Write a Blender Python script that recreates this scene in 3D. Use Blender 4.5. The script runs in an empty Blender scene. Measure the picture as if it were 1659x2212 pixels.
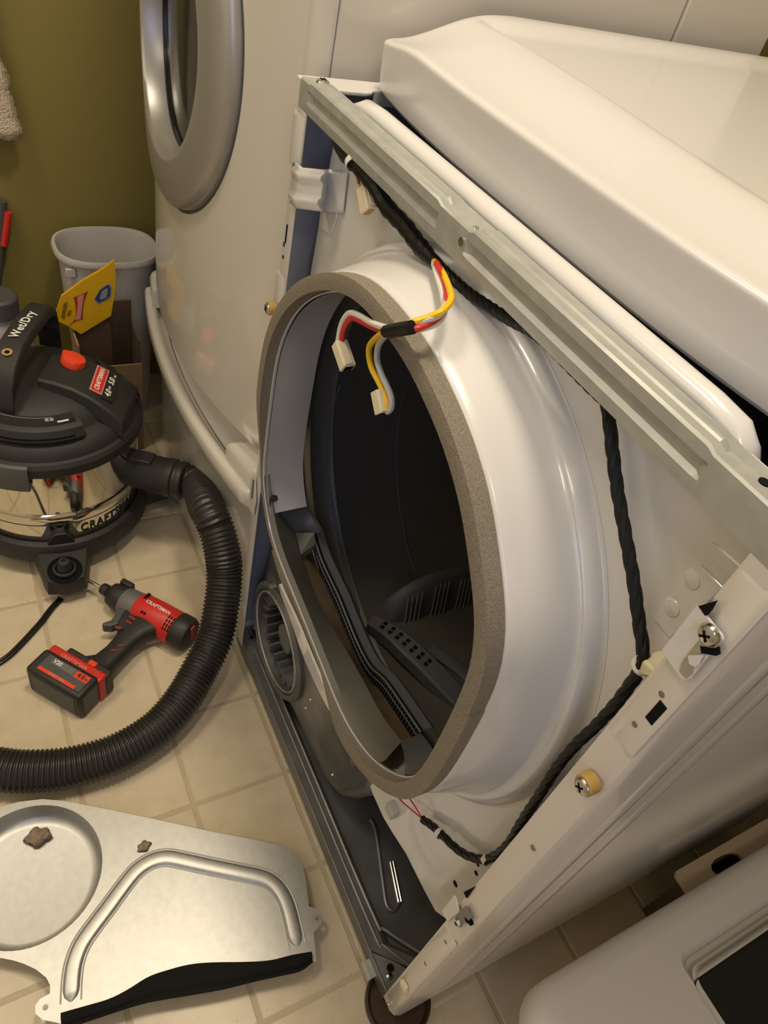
import bpy, bmesh, math, random
from math import sin, cos, pi, sqrt, atan2, radians
from mathutils import Vector, Matrix
from mathutils.geometry import tessellate_polygon
random.seed(7)
S = bpy.context.scene
COL = S.collection

# ------------------------------------------------------------------ camera
CAM = Vector((0.77696, -0.33452, 1.20865))
RX = Vector((0.43693097, 0.87587744, 0.20476822))
RY = Vector((0.68850896, -0.17916957, -0.70274724))
RZ = Vector((-0.57883222, 0.44803679, -0.6813342))
FPX = 1563.1
# axes: each row above is an image axis expressed in world x, y, z
cam = bpy.data.cameras.new('camera'); camo = bpy.data.objects.new('camera', cam); COL.objects.link(camo)
cam.sensor_fit = 'VERTICAL'; cam.sensor_height = 36.0; cam.lens = FPX / 2212 * 36.0
cam.clip_start = 0.02
m = Matrix((RX, -RY, -RZ)).transposed().to_4x4(); m.translation = CAM
camo.matrix_world = m
S.camera = camo
# ------------------------------------------------------------------ world, lamps, exposure
S.view_settings.view_transform = 'Standard'; S.view_settings.look = 'None'
S.view_settings.gamma = 1.0; S.view_settings.use_curve_mapping = False
S.view_settings.exposure = 0.22
W = bpy.data.worlds.new('world'); S.world = W; W.use_nodes = True
W.node_tree.nodes['Background'].inputs[0].default_value = (0.62, 0.72, 1.0, 1)
W.node_tree.nodes['Background'].inputs[1].default_value = 0.05
def area(name, loc, target, size, power, col, sy=None):
    l = bpy.data.lights.new(name, 'AREA'); l.energy = power; l.color = col; l.size = size
    if sy: l.shape = 'RECTANGLE'; l.size_y = sy
    else: l.shape = 'DISK'
    o = bpy.data.objects.new(name, l); COL.objects.link(o); o.location = loc
    o.rotation_euler = (Vector(target) - Vector(loc)).to_track_quat('-Z', 'Y').to_euler()
    return o
area('ceiling_lamp_light', (0.16, 0.06, 2.52), (0.16, 0.0, 0.4), 0.32, 16.0, (1.0, 0.85, 0.65))
area('front_fill_light', (-0.20, -0.85, 2.52), (-0.15, -0.4, 0.0), 0.40, 10.0, (1.0, 0.86, 0.66))  # added unseen fill from overhead, brightens the floor and appliance fronts
area('side_lamp_light', (1.35, -0.35, 2.1), (0.4, 0.0, 0.6), 0.30, 3.0, (1.0, 0.88, 0.72))
area('soft_fill_light', (0.1, -1.5, 1.7), (0.2, 0.0, 0.6), 1.3, 4.5, (1.0, 0.90, 0.75))  # added broad fill with no lamp behind it, lifts the dryer front
area('window_light', (2.25, -0.9, 1.5), (0.5, 0.2, 1.0), 0.9, 7.5, (0.48, 0.60, 1.0), 1.1)

# ------------------------------------------------------------------ helpers
def on(px, py, ax, val):
    """world point where the photograph's ray through (px, py) meets the plane ax = val"""
    d = RX * ((px - 829.5) / FPX) + RY * ((py - 1106) / FPX) + RZ
    i = 'xyz'.index(ax); t = (val - CAM[i]) / d[i]
    return CAM + d * t

def nodes_of(mat):
    return mat.node_tree.nodes, mat.node_tree.links
def mat(name, col, rough=0.5, metal=0.0, spec=0.5, coat=0.0, noise=None, bump=None, speck=None, sheen=0, trans=0, alpha=None, coatr=0.08):
    """noise=(scale, colour2, amount) bump=(scale, strength)"""
    m = bpy.data.materials.new(name); m.use_nodes = True
    n, l = nodes_of(m); b = n['Principled BSDF']
    b.inputs['Base Color'].default_value = (*col, 1)
    b.inputs['Roughness'].default_value = rough; b.inputs['Metallic'].default_value = metal
    b.inputs['Specular IOR Level'].default_value = spec
    if coat: b.inputs['Coat Weight'].default_value = coat; b.inputs['Coat Roughness'].default_value = coatr
    if trans: b.inputs['Transmission Weight'].default_value = trans
    tc = n.new('ShaderNodeTexCoord')
    if noise:
        t = n.new('ShaderNodeTexNoise'); t.inputs['Scale'].default_value = noise[0]; t.inputs['Detail'].default_value = 6
        l.new(tc.outputs['Object'], t.inputs['Vector'])
        r = n.new('ShaderNodeValToRGB'); r.color_ramp.elements[0].position = 0.35; r.color_ramp.elements[1].position = 0.7
        r.color_ramp.elements[0].color = (0, 0, 0, 1); r.color_ramp.elements[1].color = (noise[2],) * 3 + (1,)
        l.new(t.outputs['Fac'], r.inputs['Fac'])
        mx = n.new('ShaderNodeMix'); mx.data_type = 'RGBA'
        mx.inputs['A'].default_value = (*col, 1); mx.inputs['B'].default_value = (*noise[1], 1)
        l.new(r.outputs['Color'], mx.inputs['Factor']); out = mx.outputs['Result']
        if speck:
            t2 = n.new('ShaderNodeTexNoise'); t2.inputs['Scale'].default_value = speck[0]; t2.inputs['Detail'].default_value = 3
            l.new(tc.outputs['Object'], t2.inputs['Vector'])
            r2 = n.new('ShaderNodeValToRGB'); r2.color_ramp.elements[0].position = speck[2]; r2.color_ramp.elements[1].position = speck[2] + 0.05
            r2.color_ramp.elements[0].color = (0, 0, 0, 1); r2.color_ramp.elements[1].color = (speck[3],) * 3 + (1,)
            l.new(t2.outputs['Fac'], r2.inputs['Fac'])
            m2 = n.new('ShaderNodeMix'); m2.data_type = 'RGBA'; m2.inputs['B'].default_value = (*speck[1], 1)
            l.new(out, m2.inputs['A']); l.new(r2.outputs['Color'], m2.inputs['Factor']); out = m2.outputs['Result']
        l.new(out, b.inputs['Base Color'])
    if bump:
        t = n.new('ShaderNodeTexNoise'); t.inputs['Scale'].default_value = bump[0]; t.inputs['Detail'].default_value = 4
        l.new(tc.outputs['Object'], t.inputs['Vector'])
        bp = n.new('ShaderNodeBump'); bp.inputs['Strength'].default_value = bump[1]; bp.inputs['Distance'].default_value = bump[2] if len(bump) > 2 else 0.002
        l.new(t.outputs['Fac'], bp.inputs['Height']); l.new(bp.outputs['Normal'], b.inputs['Normal'])
    return m

ZUP = Vector((0, 0, 1))
M = {}
M['enamel'] = mat('white_enamel', (0.70, 0.69, 0.67), 0.28, coat=0.6, spec=0.4)
M['enamel_side'] = mat('white_enamel_side', (0.68, 0.64, 0.57), 0.26, coat=0.5)  # same white enamel, with the floor's warm reflection put into its colour
M['washer'] = mat('washer_white', (0.66, 0.63, 0.56), 0.22, coat=0.7)
M['plastic_white'] = mat('white_plastic', (0.74, 0.70, 0.64), 0.38)
M['top'] = mat('top_enamel', (0.69, 0.68, 0.665), 0.26, coat=0.4)
M['inside'] = mat('cool_lit_inside', (0.30, 0.32, 0.42), 0.35, coat=0.2, noise=(6, (0.24, 0.26, 0.35), 0.6))  # bluish cast of the cool light put into the inner panels' grey
M['galv'] = mat('galvanized_rail', (0.47, 0.48, 0.44), 0.42, metal=0.35, noise=(60, (0.36, 0.38, 0.36), 0.7), bump=(300, 0.05, 0.0005))
M['galv_dark'] = mat('dark_galvanized', (0.17, 0.17, 0.165), 0.36, metal=0.4, noise=(20, (0.11, 0.11, 0.11), 0.8))
M['galv_mid'] = mat('dull_galvanized', (0.25, 0.245, 0.22), 0.4, metal=0.35, noise=(24, (0.17, 0.16, 0.15), 0.8))
M['galv_bright'] = mat('bright_galvanized', (0.50, 0.50, 0.47), 0.42, metal=0.75, noise=(90, (0.42, 0.42, 0.40), 0.6), bump=(40, 0.06, 0.0006))
M['foam'] = mat('taupe_foam', (0.29, 0.255, 0.20), 0.85, spec=0.25, noise=(700, (0.17, 0.145, 0.11), 0.9), bump=(900, 0.6, 0.0012))
M['drum'] = mat('drum_grey', (0.13, 0.122, 0.10), 0.4, noise=(5, (0.11, 0.10, 0.085), 0.5))
M['vane'] = mat('grey_plastic', (0.105, 0.108, 0.115), 0.45)
M['lint_plastic'] = mat('lint_grey_plastic', (0.19, 0.18, 0.15), 0.5, noise=(14, (0.15, 0.14, 0.115), 0.6))
M['rusty'] = mat('brown_lint_floor', (0.15, 0.095, 0.045), 0.8, noise=(30, (0.07, 0.05, 0.03), 0.9))
M['hole'] = mat('dark_hole', (0.008, 0.008, 0.008), 0.8, spec=0.1)
M['black'] = mat('black_plastic', (0.018, 0.017, 0.016), 0.5, noise=(200, (0.03, 0.028, 0.026), 0.7), bump=(600, 0.06, 0.0004))
M['black_soft'] = mat('black_lid_plastic', (0.019, 0.018, 0.0165), 0.58, bump=(700, 0.12, 0.0004))
M['black_gloss'] = mat('black_gloss_plastic', (0.012, 0.012, 0.011), 0.18)
M['hose'] = mat('hose_black', (0.022, 0.020, 0.018), 0.36)
M['foam_black'] = mat('black_foam', (0.014, 0.014, 0.013), 0.95, spec=0.1, bump=(500, 0.5, 0.001))
M['tape'] = mat('black_tape', (0.008, 0.008, 0.008), 0.42, spec=0.3, bump=(160, 0.3, 0.001))
M['chrome'] = mat('polished_steel', (0.72, 0.69, 0.62), 0.05, metal=1.0)
M['screw'] = mat('zinc_screw', (0.62, 0.61, 0.57), 0.22, metal=1.0)
M['silver'] = mat('silver_paint', (0.42, 0.41, 0.39), 0.35, metal=0.55)
M['glass'] = mat('dark_glass', (0.02, 0.02, 0.021), 0.08, spec=0.25)
M['red'] = mat('red_plastic', (0.60, 0.024, 0.016), 0.42)
M['orange'] = mat('orange_red_knob', (0.78, 0.062, 0.02), 0.45)
M['darkgrey'] = mat('dark_grey_plastic', (0.075, 0.075, 0.072), 0.5)
M['midgrey'] = mat('mid_grey_metal', (0.16, 0.16, 0.155), 0.45, metal=0.2)
M['yellow'] = mat('yellow_card', (0.72, 0.42, 0.008), 0.45)
M['bannerred'] = mat('banner_red', (0.42, 0.035, 0.02), 0.5)
M['badge'] = mat('badge_blue', (0.03, 0.05, 0.19), 0.5)
M['print_pink'] = mat('print_pink', (0.62, 0.28, 0.22), 0.6)
M['print_grey'] = mat('print_grey', (0.28, 0.28, 0.30), 0.6)
M['print_brown'] = mat('print_brown', (0.25, 0.14, 0.01), 0.6)
M['print_white'] = mat('print_white', (0.80, 0.78, 0.72), 0.5)
M['print_black'] = mat('print_black', (0.012, 0.012, 0.012), 0.5)
M['carton'] = mat('brown_carton', (0.30, 0.205, 0.115), 0.8, noise=(12, (0.24, 0.16, 0.09), 0.6))
M['carton_shaded'] = mat('shaded_carton', (0.10, 0.062, 0.036), 0.8)  # darker copy of the carton, shade inside the boxes put into its colour
M['bin'] = mat('bin_plastic', (0.50, 0.48, 0.46), 0.4)
M['wall'] = mat('olive_paint', (0.22, 0.185, 0.05), 0.55, noise=(3, (0.21, 0.17, 0.042), 0.6), bump=(160, 0.08, 0.001))
M['ceil'] = mat('ceiling_paint', (0.72, 0.68, 0.60), 0.8)
M['tile'] = mat('vinyl_tile', (0.66, 0.565, 0.40), 0.33, noise=(26, (0.57, 0.475, 0.315), 0.75), speck=(240, (0.30, 0.21, 0.10), 0.665, 0.6), bump=(70, 0.18, 0.0012), spec=0.4)
M['grout'] = mat('vinyl_grout', (0.53, 0.435, 0.29), 0.5, noise=(40, (0.45, 0.36, 0.22), 0.7))
M['wire_white'] = mat('wire_white', (0.76, 0.74, 0.68), 0.4)
M['wire_grey'] = mat('wire_grey', (0.55, 0.53, 0.52), 0.4)
M['wire_red'] = mat('wire_red', (0.58, 0.03, 0.025), 0.4)
M['wire_yellow'] = mat('wire_yellow', (0.85, 0.52, 0.01), 0.4)
M['ivory'] = mat('ivory_nylon', (0.83, 0.74, 0.52), 0.4)
M['brass'] = mat('tan_spacer', (0.46, 0.30, 0.09), 0.45)
M['coaster'] = mat('dark_brown_rubber', (0.05, 0.026, 0.014), 0.5)
M['lint'] = mat('grey_lint', (0.34, 0.26, 0.18), 0.95, noise=(120, (0.18, 0.13, 0.09), 0.9), bump=(200, 1.0, 0.003))
M['towel'] = mat('cream_terry', (0.72, 0.62, 0.48), 0.95, noise=(90, (0.55, 0.46, 0.34), 0.7), bump=(260, 1.0, 0.006))
M['board'] = mat('tan_board', (0.58, 0.46, 0.31), 0.6)
M['jug'] = mat('grey_jug', (0.34, 0.34, 0.34), 0.35)
M['drain'] = mat('dark_inside', (0.03, 0.03, 0.035), 0.6)

def rotm(a, ax): return Matrix.Rotation(a, 3, ax)
class MB:
    def __init__(s): s.v = []; s.f = []; s.mi = []; s.cur = 0
    def add(s, vs, fs):
        o = len(s.v); s.v += [Vector(p) for p in vs]
        for f in fs: s.f.append(tuple(i + o for i in f)); s.mi.append(s.cur)
        return s
    def box(s, lo, hi):
        x0, y0, z0 = lo; x1, y1, z1 = hi
        return s.add([(x0,y0,z0),(x1,y0,z0),(x1,y1,z0),(x0,y1,z0),(x0,y0,z1),(x1,y0,z1),(x1,y1,z1),(x0,y1,z1)],
              [(0,3,2,1),(4,5,6,7),(0,1,5,4),(1,2,6,5),(2,3,7,6),(3,0,4,7)])
    def obox(s, c, ax, ay, az):
        c, ax, ay, az = map(Vector, (c, ax, ay, az))
        vs = [c + ax*i + ay*j + az*k for k in (-1,1) for j in (-1,1) for i in (-1,1)]
        return s.add(vs, [(0,2,3,1),(4,5,7,6),(0,1,5,4),(1,3,7,5),(3,2,6,7),(2,0,4,6)])
    def loft(s, rings, closed=True, cap0=False, cap1=False):
        n = len(rings[0]); vs = [p for r in rings for p in r]; fs = []
        for a in range(len(rings) - 1):
            for i in range(n if closed else n - 1):
                j = (i + 1) % n
                fs.append((a*n+i, a*n+j, (a+1)*n+j, (a+1)*n+i))
        if cap0: fs.append(tuple(range(n - 1, -1, -1)))
        if cap1: fs.append(tuple((len(rings)-1)*n + i for i in range(n)))
        return s.add(vs, fs)
    def tube(s, pts, r, seg=10, caps=True, flat=1.0):
        pts = [Vector(p) for p in pts]; n = len(pts)
        rr = r if isinstance(r, (list, tuple)) else [r] * n
        rings = []; up = None
        for i, p in enumerate(pts):
            t = (pts[min(i+1, n-1)] - pts[max(i-1, 0)]).normalized()
            if up is None:
                up = Vector((0,0,1)) if abs(t.z) < .9 else Vector((1,0,0))
            a = (up - t * up.dot(t)).normalized(); b = t.cross(a); up = a
            rings.append([p + (a * cos(2*pi*k/seg) * flat + b * sin(2*pi*k/seg)) * rr[i] for k in range(seg)])
        return s.loft(rings, True, caps, caps)
    def lathe(s, prof, c, axis, seg=40, caps=(False, False)):
        c = Vector(c); t = Vector(axis).normalized()
        u = Vector((0,0,1)) if abs(t.z) < .9 else Vector((1,0,0))
        a = (u - t * u.dot(t)).normalized(); b = t.cross(a)
        rings = [[c + t*h + (a*cos(2*pi*k/seg) + b*sin(2*pi*k/seg))*r for k in range(seg)] for r, h in prof]
        return s.loft(rings, True, *caps)
    def sheet(s, outer, holes, fn0, fn1):
        """flat polygon with holes between two surfaces fn0(p) and fn1(p)"""
        loops = [outer] + holes
        tri = tessellate_polygon([[Vector((p[0], p[1], 0)) for p in lp] for lp in loops])
        flat = [p for lp in loops for p in lp]; n = len(flat)
        s.add([fn0(p) for p in flat] + [fn1(p) for p in flat],
              [tuple(t) for t in tri] + [tuple(i + n for i in reversed(t)) for t in tri])
        o = len(s.v) - 2*n; k = 0
        for lp in loops:
            m_ = len(lp)
            for i in range(m_):
                j = (i + 1) % m_
                s.f.append((o+k+i, o+k+j, o+n+k+j, o+n+k+i)); s.mi.append(s.cur)
            k += m_
        return s
    def xf(s, fn): s.v = [Vector(fn(p)) for p in s.v]; return s
    def build(s, name, mats, parent=None, smooth=35, bevel=None, label=None, seg=2, fix=True):
        me = bpy.data.meshes.new(name); me.from_pydata([tuple(p) for p in s.v], [], s.f)
        if not isinstance(mats, (list, tuple)): mats = [mats]
        for k in mats: me.materials.append(M[k] if isinstance(k, str) else k)
        for p, i in zip(me.polygons, s.mi): p.material_index = i
        b = bmesh.new(); b.from_mesh(me)
        bmesh.ops.remove_doubles(b, verts=b.verts, dist=1e-6)
        if fix: bmesh.ops.recalc_face_normals(b, faces=b.faces)
        b.to_mesh(me); b.free()
        if smooth:
            me.shade_smooth(); me.set_sharp_from_angle(angle=radians(smooth))
        o = bpy.data.objects.new(name, me); COL.objects.link(o)
        if parent is not None: setp(o, parent)
        if bevel:
            bv = o.modifiers.new('bevel', 'BEVEL'); bv.width = bevel; bv.segments = seg; bv.limit_method = 'ANGLE'; bv.angle_limit = radians(40); bv.harden_normals = False
        if label: o['label'] = label
        return o
WM = {}
def setp(o, p):
    o.parent = p; o.matrix_parent_inverse = WM.get(p.name, Matrix.Identity(4)).inverted()
def thing(name, label, cat, loc=(0,0,0), group=None):
    o = bpy.data.objects.new(name, None); COL.objects.link(o); o.location = loc; o.empty_display_size = 0.05
    WM[o.name] = Matrix.Translation(loc); o['label'] = label; o['category'] = cat
    if group: o['group'] = group
    return o
def tag(o, label, cat, group=None):
    o['label'] = label; o['category'] = cat
    if group: o['group'] = group
    return o
def struct(o): o['kind'] = 'structure'; return o
def crom(P, n=8, closed=False):
    P = [Vector(p) for p in P]; out = []; N = len(P)
    for i in range(N if closed else N - 1):
        if closed: a, b, c, d = P[i-1], P[i], P[(i+1) % N], P[(i+2) % N]
        else: a, b, c, d = P[max(i-1,0)], P[i], P[i+1], P[min(i+2, N-1)]
        for k in range(n):
            t = k / n
            out.append(0.5*((2*b) + (c-a)*t + (2*a-5*b+4*c-d)*t*t + (3*b-a-3*c+d)*t**3))
    if not closed: out.append(P[-1])
    return out
def resample(P, n, closed=False):
    P = [Vector(p) for p in P]
    Q = P + [P[0]] if closed else P
    L = [0]
    for a, b in zip(Q, Q[1:]): L.append(L[-1] + (b-a).length)
    out = []; j = 0
    for k in range(n):
        d = L[-1] * k / (n if closed else n - 1)
        while j < len(Q) - 2 and L[j+1] < d: j += 1
        t = (d - L[j]) / max(1e-9, L[j+1] - L[j]); out.append(Q[j].lerp(Q[j+1], min(1, t)))
    return out
def offset2(P, d):
    """offset a closed 2-D contour outwards (anti-clockwise assumed either way)"""
    n = len(P); A = sum(P[i].x*P[(i+1)%n].y - P[(i+1)%n].x*P[i].y for i in range(n))
    sg = 1 if A > 0 else -1; out = []
    for i in range(n):
        t = (P[(i+1)%n] - P[i-1]).normalized(); out.append(P[i] + Vector((t.y, -t.x, 0)) * d * sg)
    return out
def smooth2(P, it=3):
    for _ in range(it):
        P = [P[i]*0.5 + (P[i-1] + P[(i+1) % len(P)])*0.25 for i in range(len(P))]
    return P
def rrect(x0, y0, x1, y1, r, n=6):
    out = []
    for cx, cy, a0 in ((x1-r,y0+r,-90),(x1-r,y1-r,0),(x0+r,y1-r,90),(x0+r,y0+r,180)):
        for k in range(n+1):
            a = radians(a0 + 90*k/n); out.append((cx + r*cos(a), cy + r*sin(a)))
    return out
def text(name, body, size, Mx, material, parent=None, depth=0.0003, bend=None, bold=0.022, spacing=1.0, shear=0.0, sx=1.0, label=None, align='CENTER'):
    c = bpy.data.curves.new(name, 'FONT'); c.body = body; c.size = size; c.extrude = depth
    c.align_x = align; c.align_y = 'CENTER'; c.space_character = spacing; c.shear = shear; c.resolution_u = 3; c.offset = bold*size
    o = bpy.data.objects.new(name, c); COL.objects.link(o)
    bpy.context.view_layer.update()
    me = bpy.data.meshes.new_from_object(o.evaluated_get(bpy.context.evaluated_depsgraph_get()))
    bpy.data.objects.remove(o); bpy.data.curves.remove(c)
    for v in me.vertices:
        p = Vector((v.co.x*sx, v.co.y, v.co.z))
        v.co = bend(p) if bend else Mx @ p
    me.materials.clear(); me.materials.append(M[material]); me.name = name
    o = bpy.data.objects.new(name, me); COL.objects.link(o)
    if parent is not None: setp(o, parent)
    if label: o['label'] = label
    return o
def frame(o, x, y):
    """4x4 matrix from origin, text direction x and text up y"""
    x = Vector(x).normalized(); y = Vector(y); y = (y - x*y.dot(x)).normalized(); z = x.cross(y)
    mm = Matrix((x, y, z)).transposed().to_4x4(); mm.translation = o; return mm
def screw(name, p, nrm, r, parent, material='screw', h=None, slot=True):
    h = h or r*0.7
    b = MB().lathe([(r*1.0, 0), (r*1.02, h*0.25), (r*0.85, h*0.7), (r*0.5, h*0.95), (0.0001, h)], p, nrm, 16, (True, False))
    o = b.build(name, material, parent)
    if slot:
        t = Vector(nrm).normalized(); a = t.orthogonal().normalized(); c = t.cross(a)
        q = Vector(p) + t*h*0.95
        b2 = MB().obox(q, a*r*0.5, c*r*0.1, t*h*0.12).obox(q, a*r*0.1, c*r*0.5, t*h*0.12)
        b2.build('cross_slot', 'hole', o, smooth=0)
    return o

# ------------------------------------------------------------------ room shell
FL = thing('floor', '', ''); del FL['label']; del FL['category']; struct(FL)
MB().box((-0.92, -1.6, -0.06), (2.3, 1.0, -0.0012)).build('floor_slab', 'grout', FL, smooth=0)
TX, TY, GR = 0.1635, 0.159, 0.0065
tb = MB(); x1, y1 = TX - GR, TY - GR; c = 0.0016
tb.loft([[(0,0,-0.0012),(x1,0,-0.0012),(x1,y1,-0.0012),(0,y1,-0.0012)],
         [(c,c,0),(x1-c,c,0),(x1-c,y1-c,0),(c,y1-c,0)]], True, False, True)
tile0 = None
for i in range(-7, 6):
    for j in range(-6, 6):
        x, y = 0.122 + TX*i + GR/2, -0.003 + TY*j + GR/2
        if x < -0.92 or x > 1.15: continue
        if tile0 is None:
            tile0 = tb.build('tile', 'tile', FL, smooth=0); o = tile0
        else:
            o = tile0.copy(); COL.objects.link(o); setp(o, FL)
        o.location = (x, y, random.uniform(-0.0002, 0.0001))
struct(MB().box((-0.96, -1.6, 0), (-0.90, 1.0, 2.62)).build('wall_left', 'wall', smooth=0))
struct(MB().box((-0.96, 0.90, 0), (2.3, 0.96, 2.62)).build('wall_back', 'wall', smooth=0))
struct(MB().box((2.3, -1.6, 0), (2.36, 0.96, 2.62)).build('wall_right', 'ceil', smooth=0))
struct(MB().box((-0.96, -1.66, 0), (2.36, -1.6, 2.62)).build('wall_front', 'ceil', smooth=0))
struct(MB().box((-0.96, -1.66, 2.62), (2.36, 0.96, 2.68)).build('ceiling', 'ceil', smooth=0))

# ================================================================== DRYER
DW, DH, DD = 0.686, 1.0, 0.74
D = thing('clothes_dryer', 'white clothes dryer with its front panel removed, drum opening and wiring exposed', 'dryer', (0.343, 0.37, 0.0))
# --- side panels: outer skin, blue grey inner skin, returned front flange and top rim
def side(left):
    s = 1 if left else -1; x0 = 0.0 if left else DW
    X = lambda d: x0 + s*d
    b = MB()
    def bx(a0, a1, y0, y1, z0, z1):
        b.box((min(X(a0), X(a1)), y0, z0), (max(X(a0), X(a1)), y1, z1))
    b.cur = 0
    # skin with rounded front corner
    prof = [(0.0, DD), (0.0, 0.012), (0.0035, 0.0035), (0.012, 0.0), (0.034 if left else 0.030, 0.0), (0.034 if left else 0.030, 0.0016), (0.012, 0.0016), (0.0045, 0.0045), (0.0016, 0.012), (0.0016, DD)]
    b.loft([[(X(d), y, 0.032) for d, y in prof], [(X(d), y, 0.998) for d, y in prof]], True, True, True)
    o = b.build('side_panel', 'enamel_side' if not left else 'enamel', D, smooth=40)
    # inner skin
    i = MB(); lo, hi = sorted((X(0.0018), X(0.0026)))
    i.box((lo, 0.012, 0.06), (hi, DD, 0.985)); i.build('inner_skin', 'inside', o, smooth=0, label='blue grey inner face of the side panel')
    # top rim, folded inward, with a wider tab near the rail
    r = MB()
    pl = [(X(0.0), 0.0), (X(0.040), 0.0), (X(0.040), 0.062), (X(0.036), 0.070), (X(0.030), 0.074), (X(0.030), DD), (X(0.0), DD)]
    r.sheet(pl, [], lambda p: (p[0], p[1], 0.9965), lambda p: (p[0], p[1], 1.0005))
    lo, hi = sorted((X(0.027), X(0.030))); r.box((lo, 0.076, 0.985), (hi, DD, 0.999))
    r.build('top_rim', 'enamel', o, smooth=0, bevel=0.0015)
    return o
SL, SR = side(True), side(False)
# embossed pads on the flanges
def pad(px0, px1, z0, z1, par, up=0.0006):
    b = MB(); b.loft([[(x, y, z) for x, z in rrect(px0, z0, px1, z1, 0.004, 3)] for y in (0.0004,)] +
         [[(x, -up, z) for x, z in rrect(px0+0.002, z0+0.003, px1-0.002, z1-0.003, 0.004, 3)]], True, False, True)
    return b.build('embossed_pad', 'enamel_side' if par is SR else 'enamel', par, smooth=30)
pad(0.002, 0.033, 0.915, 0.970, SL); pad(0.004, 0.031, 0.735, 0.79, SL)
pad(0.6562, 0.6815, 0.792, 0.965, SR, 0.0008); pad(0.6562, 0.6815, 0.05, 0.365, SR)
# slots and holes in the flanges (dark recesses)
def slot(x, z, w, h, par, y=-0.0006, nm='slot', rot=0.0):
    b = MB(); ca, sa = cos(rot), sin(rot)
    q = [(-w/2,-h/2),(w/2,-h/2),(w/2,h/2),(-w/2,h/2)]
    q = [(x + a*ca - c_*sa, z + a*sa + c_*ca) for a, c_ in q]
    b.loft([[(a, y, c_) for a, c_ in q], [(a, y+0.004, c_) for a, c_ in q]], True, True, True)
    return b.build(nm, 'hole', par, smooth=0)
p = on(1412, 1542, 'y', -0.003); slot(p.x, p.z, 0.0065, 0.021, SR, -0.0012)
for q in ((1424, 1502), (1366, 1567)):
    p = on(*q, 'y', -0.003)
    MB().lathe([(0.0023, 0), (0.0023, 0.004)], (p.x, -0.0012, p.z), (0,1,0), 12, (True, True)).build('screw_hole', 'hole' if q[0] == 1420 else 'galv_mid', SR)
for q in ((1150, 1832), (962, 2035), (918, 2082)):
    p = on(*q, 'y', -0.001); MB().lathe([(0.0026, 0), (0.0026, 0.003)], (p.x, -0.0010, p.z), (0,1,0), 12, (True, True)).build('screw_hole', 'galv_mid', SR)
for q, h in (((617, 505), 0.022), ((612, 528), 0.005), ((610, 555), 0.004)):
    p = on(*q, 'y', -0.001); slot(p.x, p.z, 0.0035, h, SL, -0.0004)
# vertical rib pressed into the right side panel
b = MB(); pr = [(DW, 0.050), (DW+0.0022, 0.056), (DW+0.0022, 0.068), (DW, 0.074)]
b.loft([[(x, y, 0.10) for x, y in pr], [(x, y, 0.97) for x, y in pr]], False); b.build('pressed_rib', 'enamel_side', SR)
b = MB(); pr = [(DW, 0.100), (DW+0.0016, 0.105), (DW+0.0016, 0.114), (DW, 0.119)]
b.loft([[(x, y, 0.10) for x, y in pr], [(x, y, 0.97) for x, y in pr]], False); b.build('pressed_rib', 'enamel_side', SR)
# spacer screws that held the front panel
for q, par in (((588, 666), SL), ((1271, 1692), SR)):
    p = on(*q, 'y', -0.006)
    s_ = MB().lathe([(0.0085, 0.0005), (0.0085, 0.011)], (p.x, -0.0005, p.z), (0,-1,0), 20, (True, True)).build('spacer', 'brass', par, bevel=0.0008, label='tan plastic spacer')
    screw('screw', (p.x, -0.0115, p.z), (0,-1,0), 0.0072, par, h=0.0035)
p = on(876, 2128, 'y', -0.002)
MB().obox((p.x, -0.004, p.z), (0.006,0,0.003), (0,0.003,0), (-0.002,0,0.005)).build('clip', 'ivory', SR, bevel=0.001, label='cream plastic clip')
p = on(840, 2170, 'y', -0.001); screw('screw', (p.x, -0.001, p.z), (0,-1,0), 0.0028, SR, slot=False)
# --- back panel
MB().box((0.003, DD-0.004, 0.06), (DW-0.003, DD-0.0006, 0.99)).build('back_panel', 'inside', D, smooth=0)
MB().tube([(0.03, 0.34, 0.93), (0.14, 0.30, 0.945), (0.30, 0.28, 0.94)], 0.013, 10, flat=0.35).build('drive_belt', 'tape', D)
# --- base pan
BP = MB()
BP.cur = 0
BP.box((0.006, 0.004, 0.030), (DW-0.004, DD-0.006, 0.0345))
BP.box((0.006, 0.001, 0.016), (DW-0.030, 0.005, 0.048))                       # front lip
BP = BP.build('base_pan', 'galv_dark', D, smooth=0, bevel=0.0012)
# raised land at the front with two bright beads
b = MB()
land = [(0.01, 0.004, 0.0345), (0.01, 0.004, 0.048), (0.01, 0.024, 0.049), (0.01, 0.030, 0.044), (0.01, 0.036, 0.036)]
b.loft([[(x, y, z) for _, y, z in land] for x in (0.01, 0.56, 0.60)] +
       [[(0.60 + (y - 0.004)*0.0 + 0.052*k, y + 0.052*k*1.0, z) for _, y, z in land] for k in (0.5, 1.0)], False)
b.build('front_land', 'galv_dark', BP, smooth=30)
def bead(pts, r, nm='bead', mt='galv_mid', par=BP):
    return MB().tube(crom(pts, 6), r, 8).build(nm, mt, par)
bead([(0.03, 0.027, 0.0475), (0.30, 0.027, 0.0475), (0.555, 0.027, 0.0475), (0.585, 0.036, 0.0475), (0.655, 0.088, 0.0475)], 0.0028)
bead([(0.06, 0.0165, 0.049), (0.30, 0.0165, 0.049), (0.575, 0.0165, 0.049), (0.602, 0.024, 0.049), (0.656, 0.058, 0.049)], 0.002)
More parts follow.
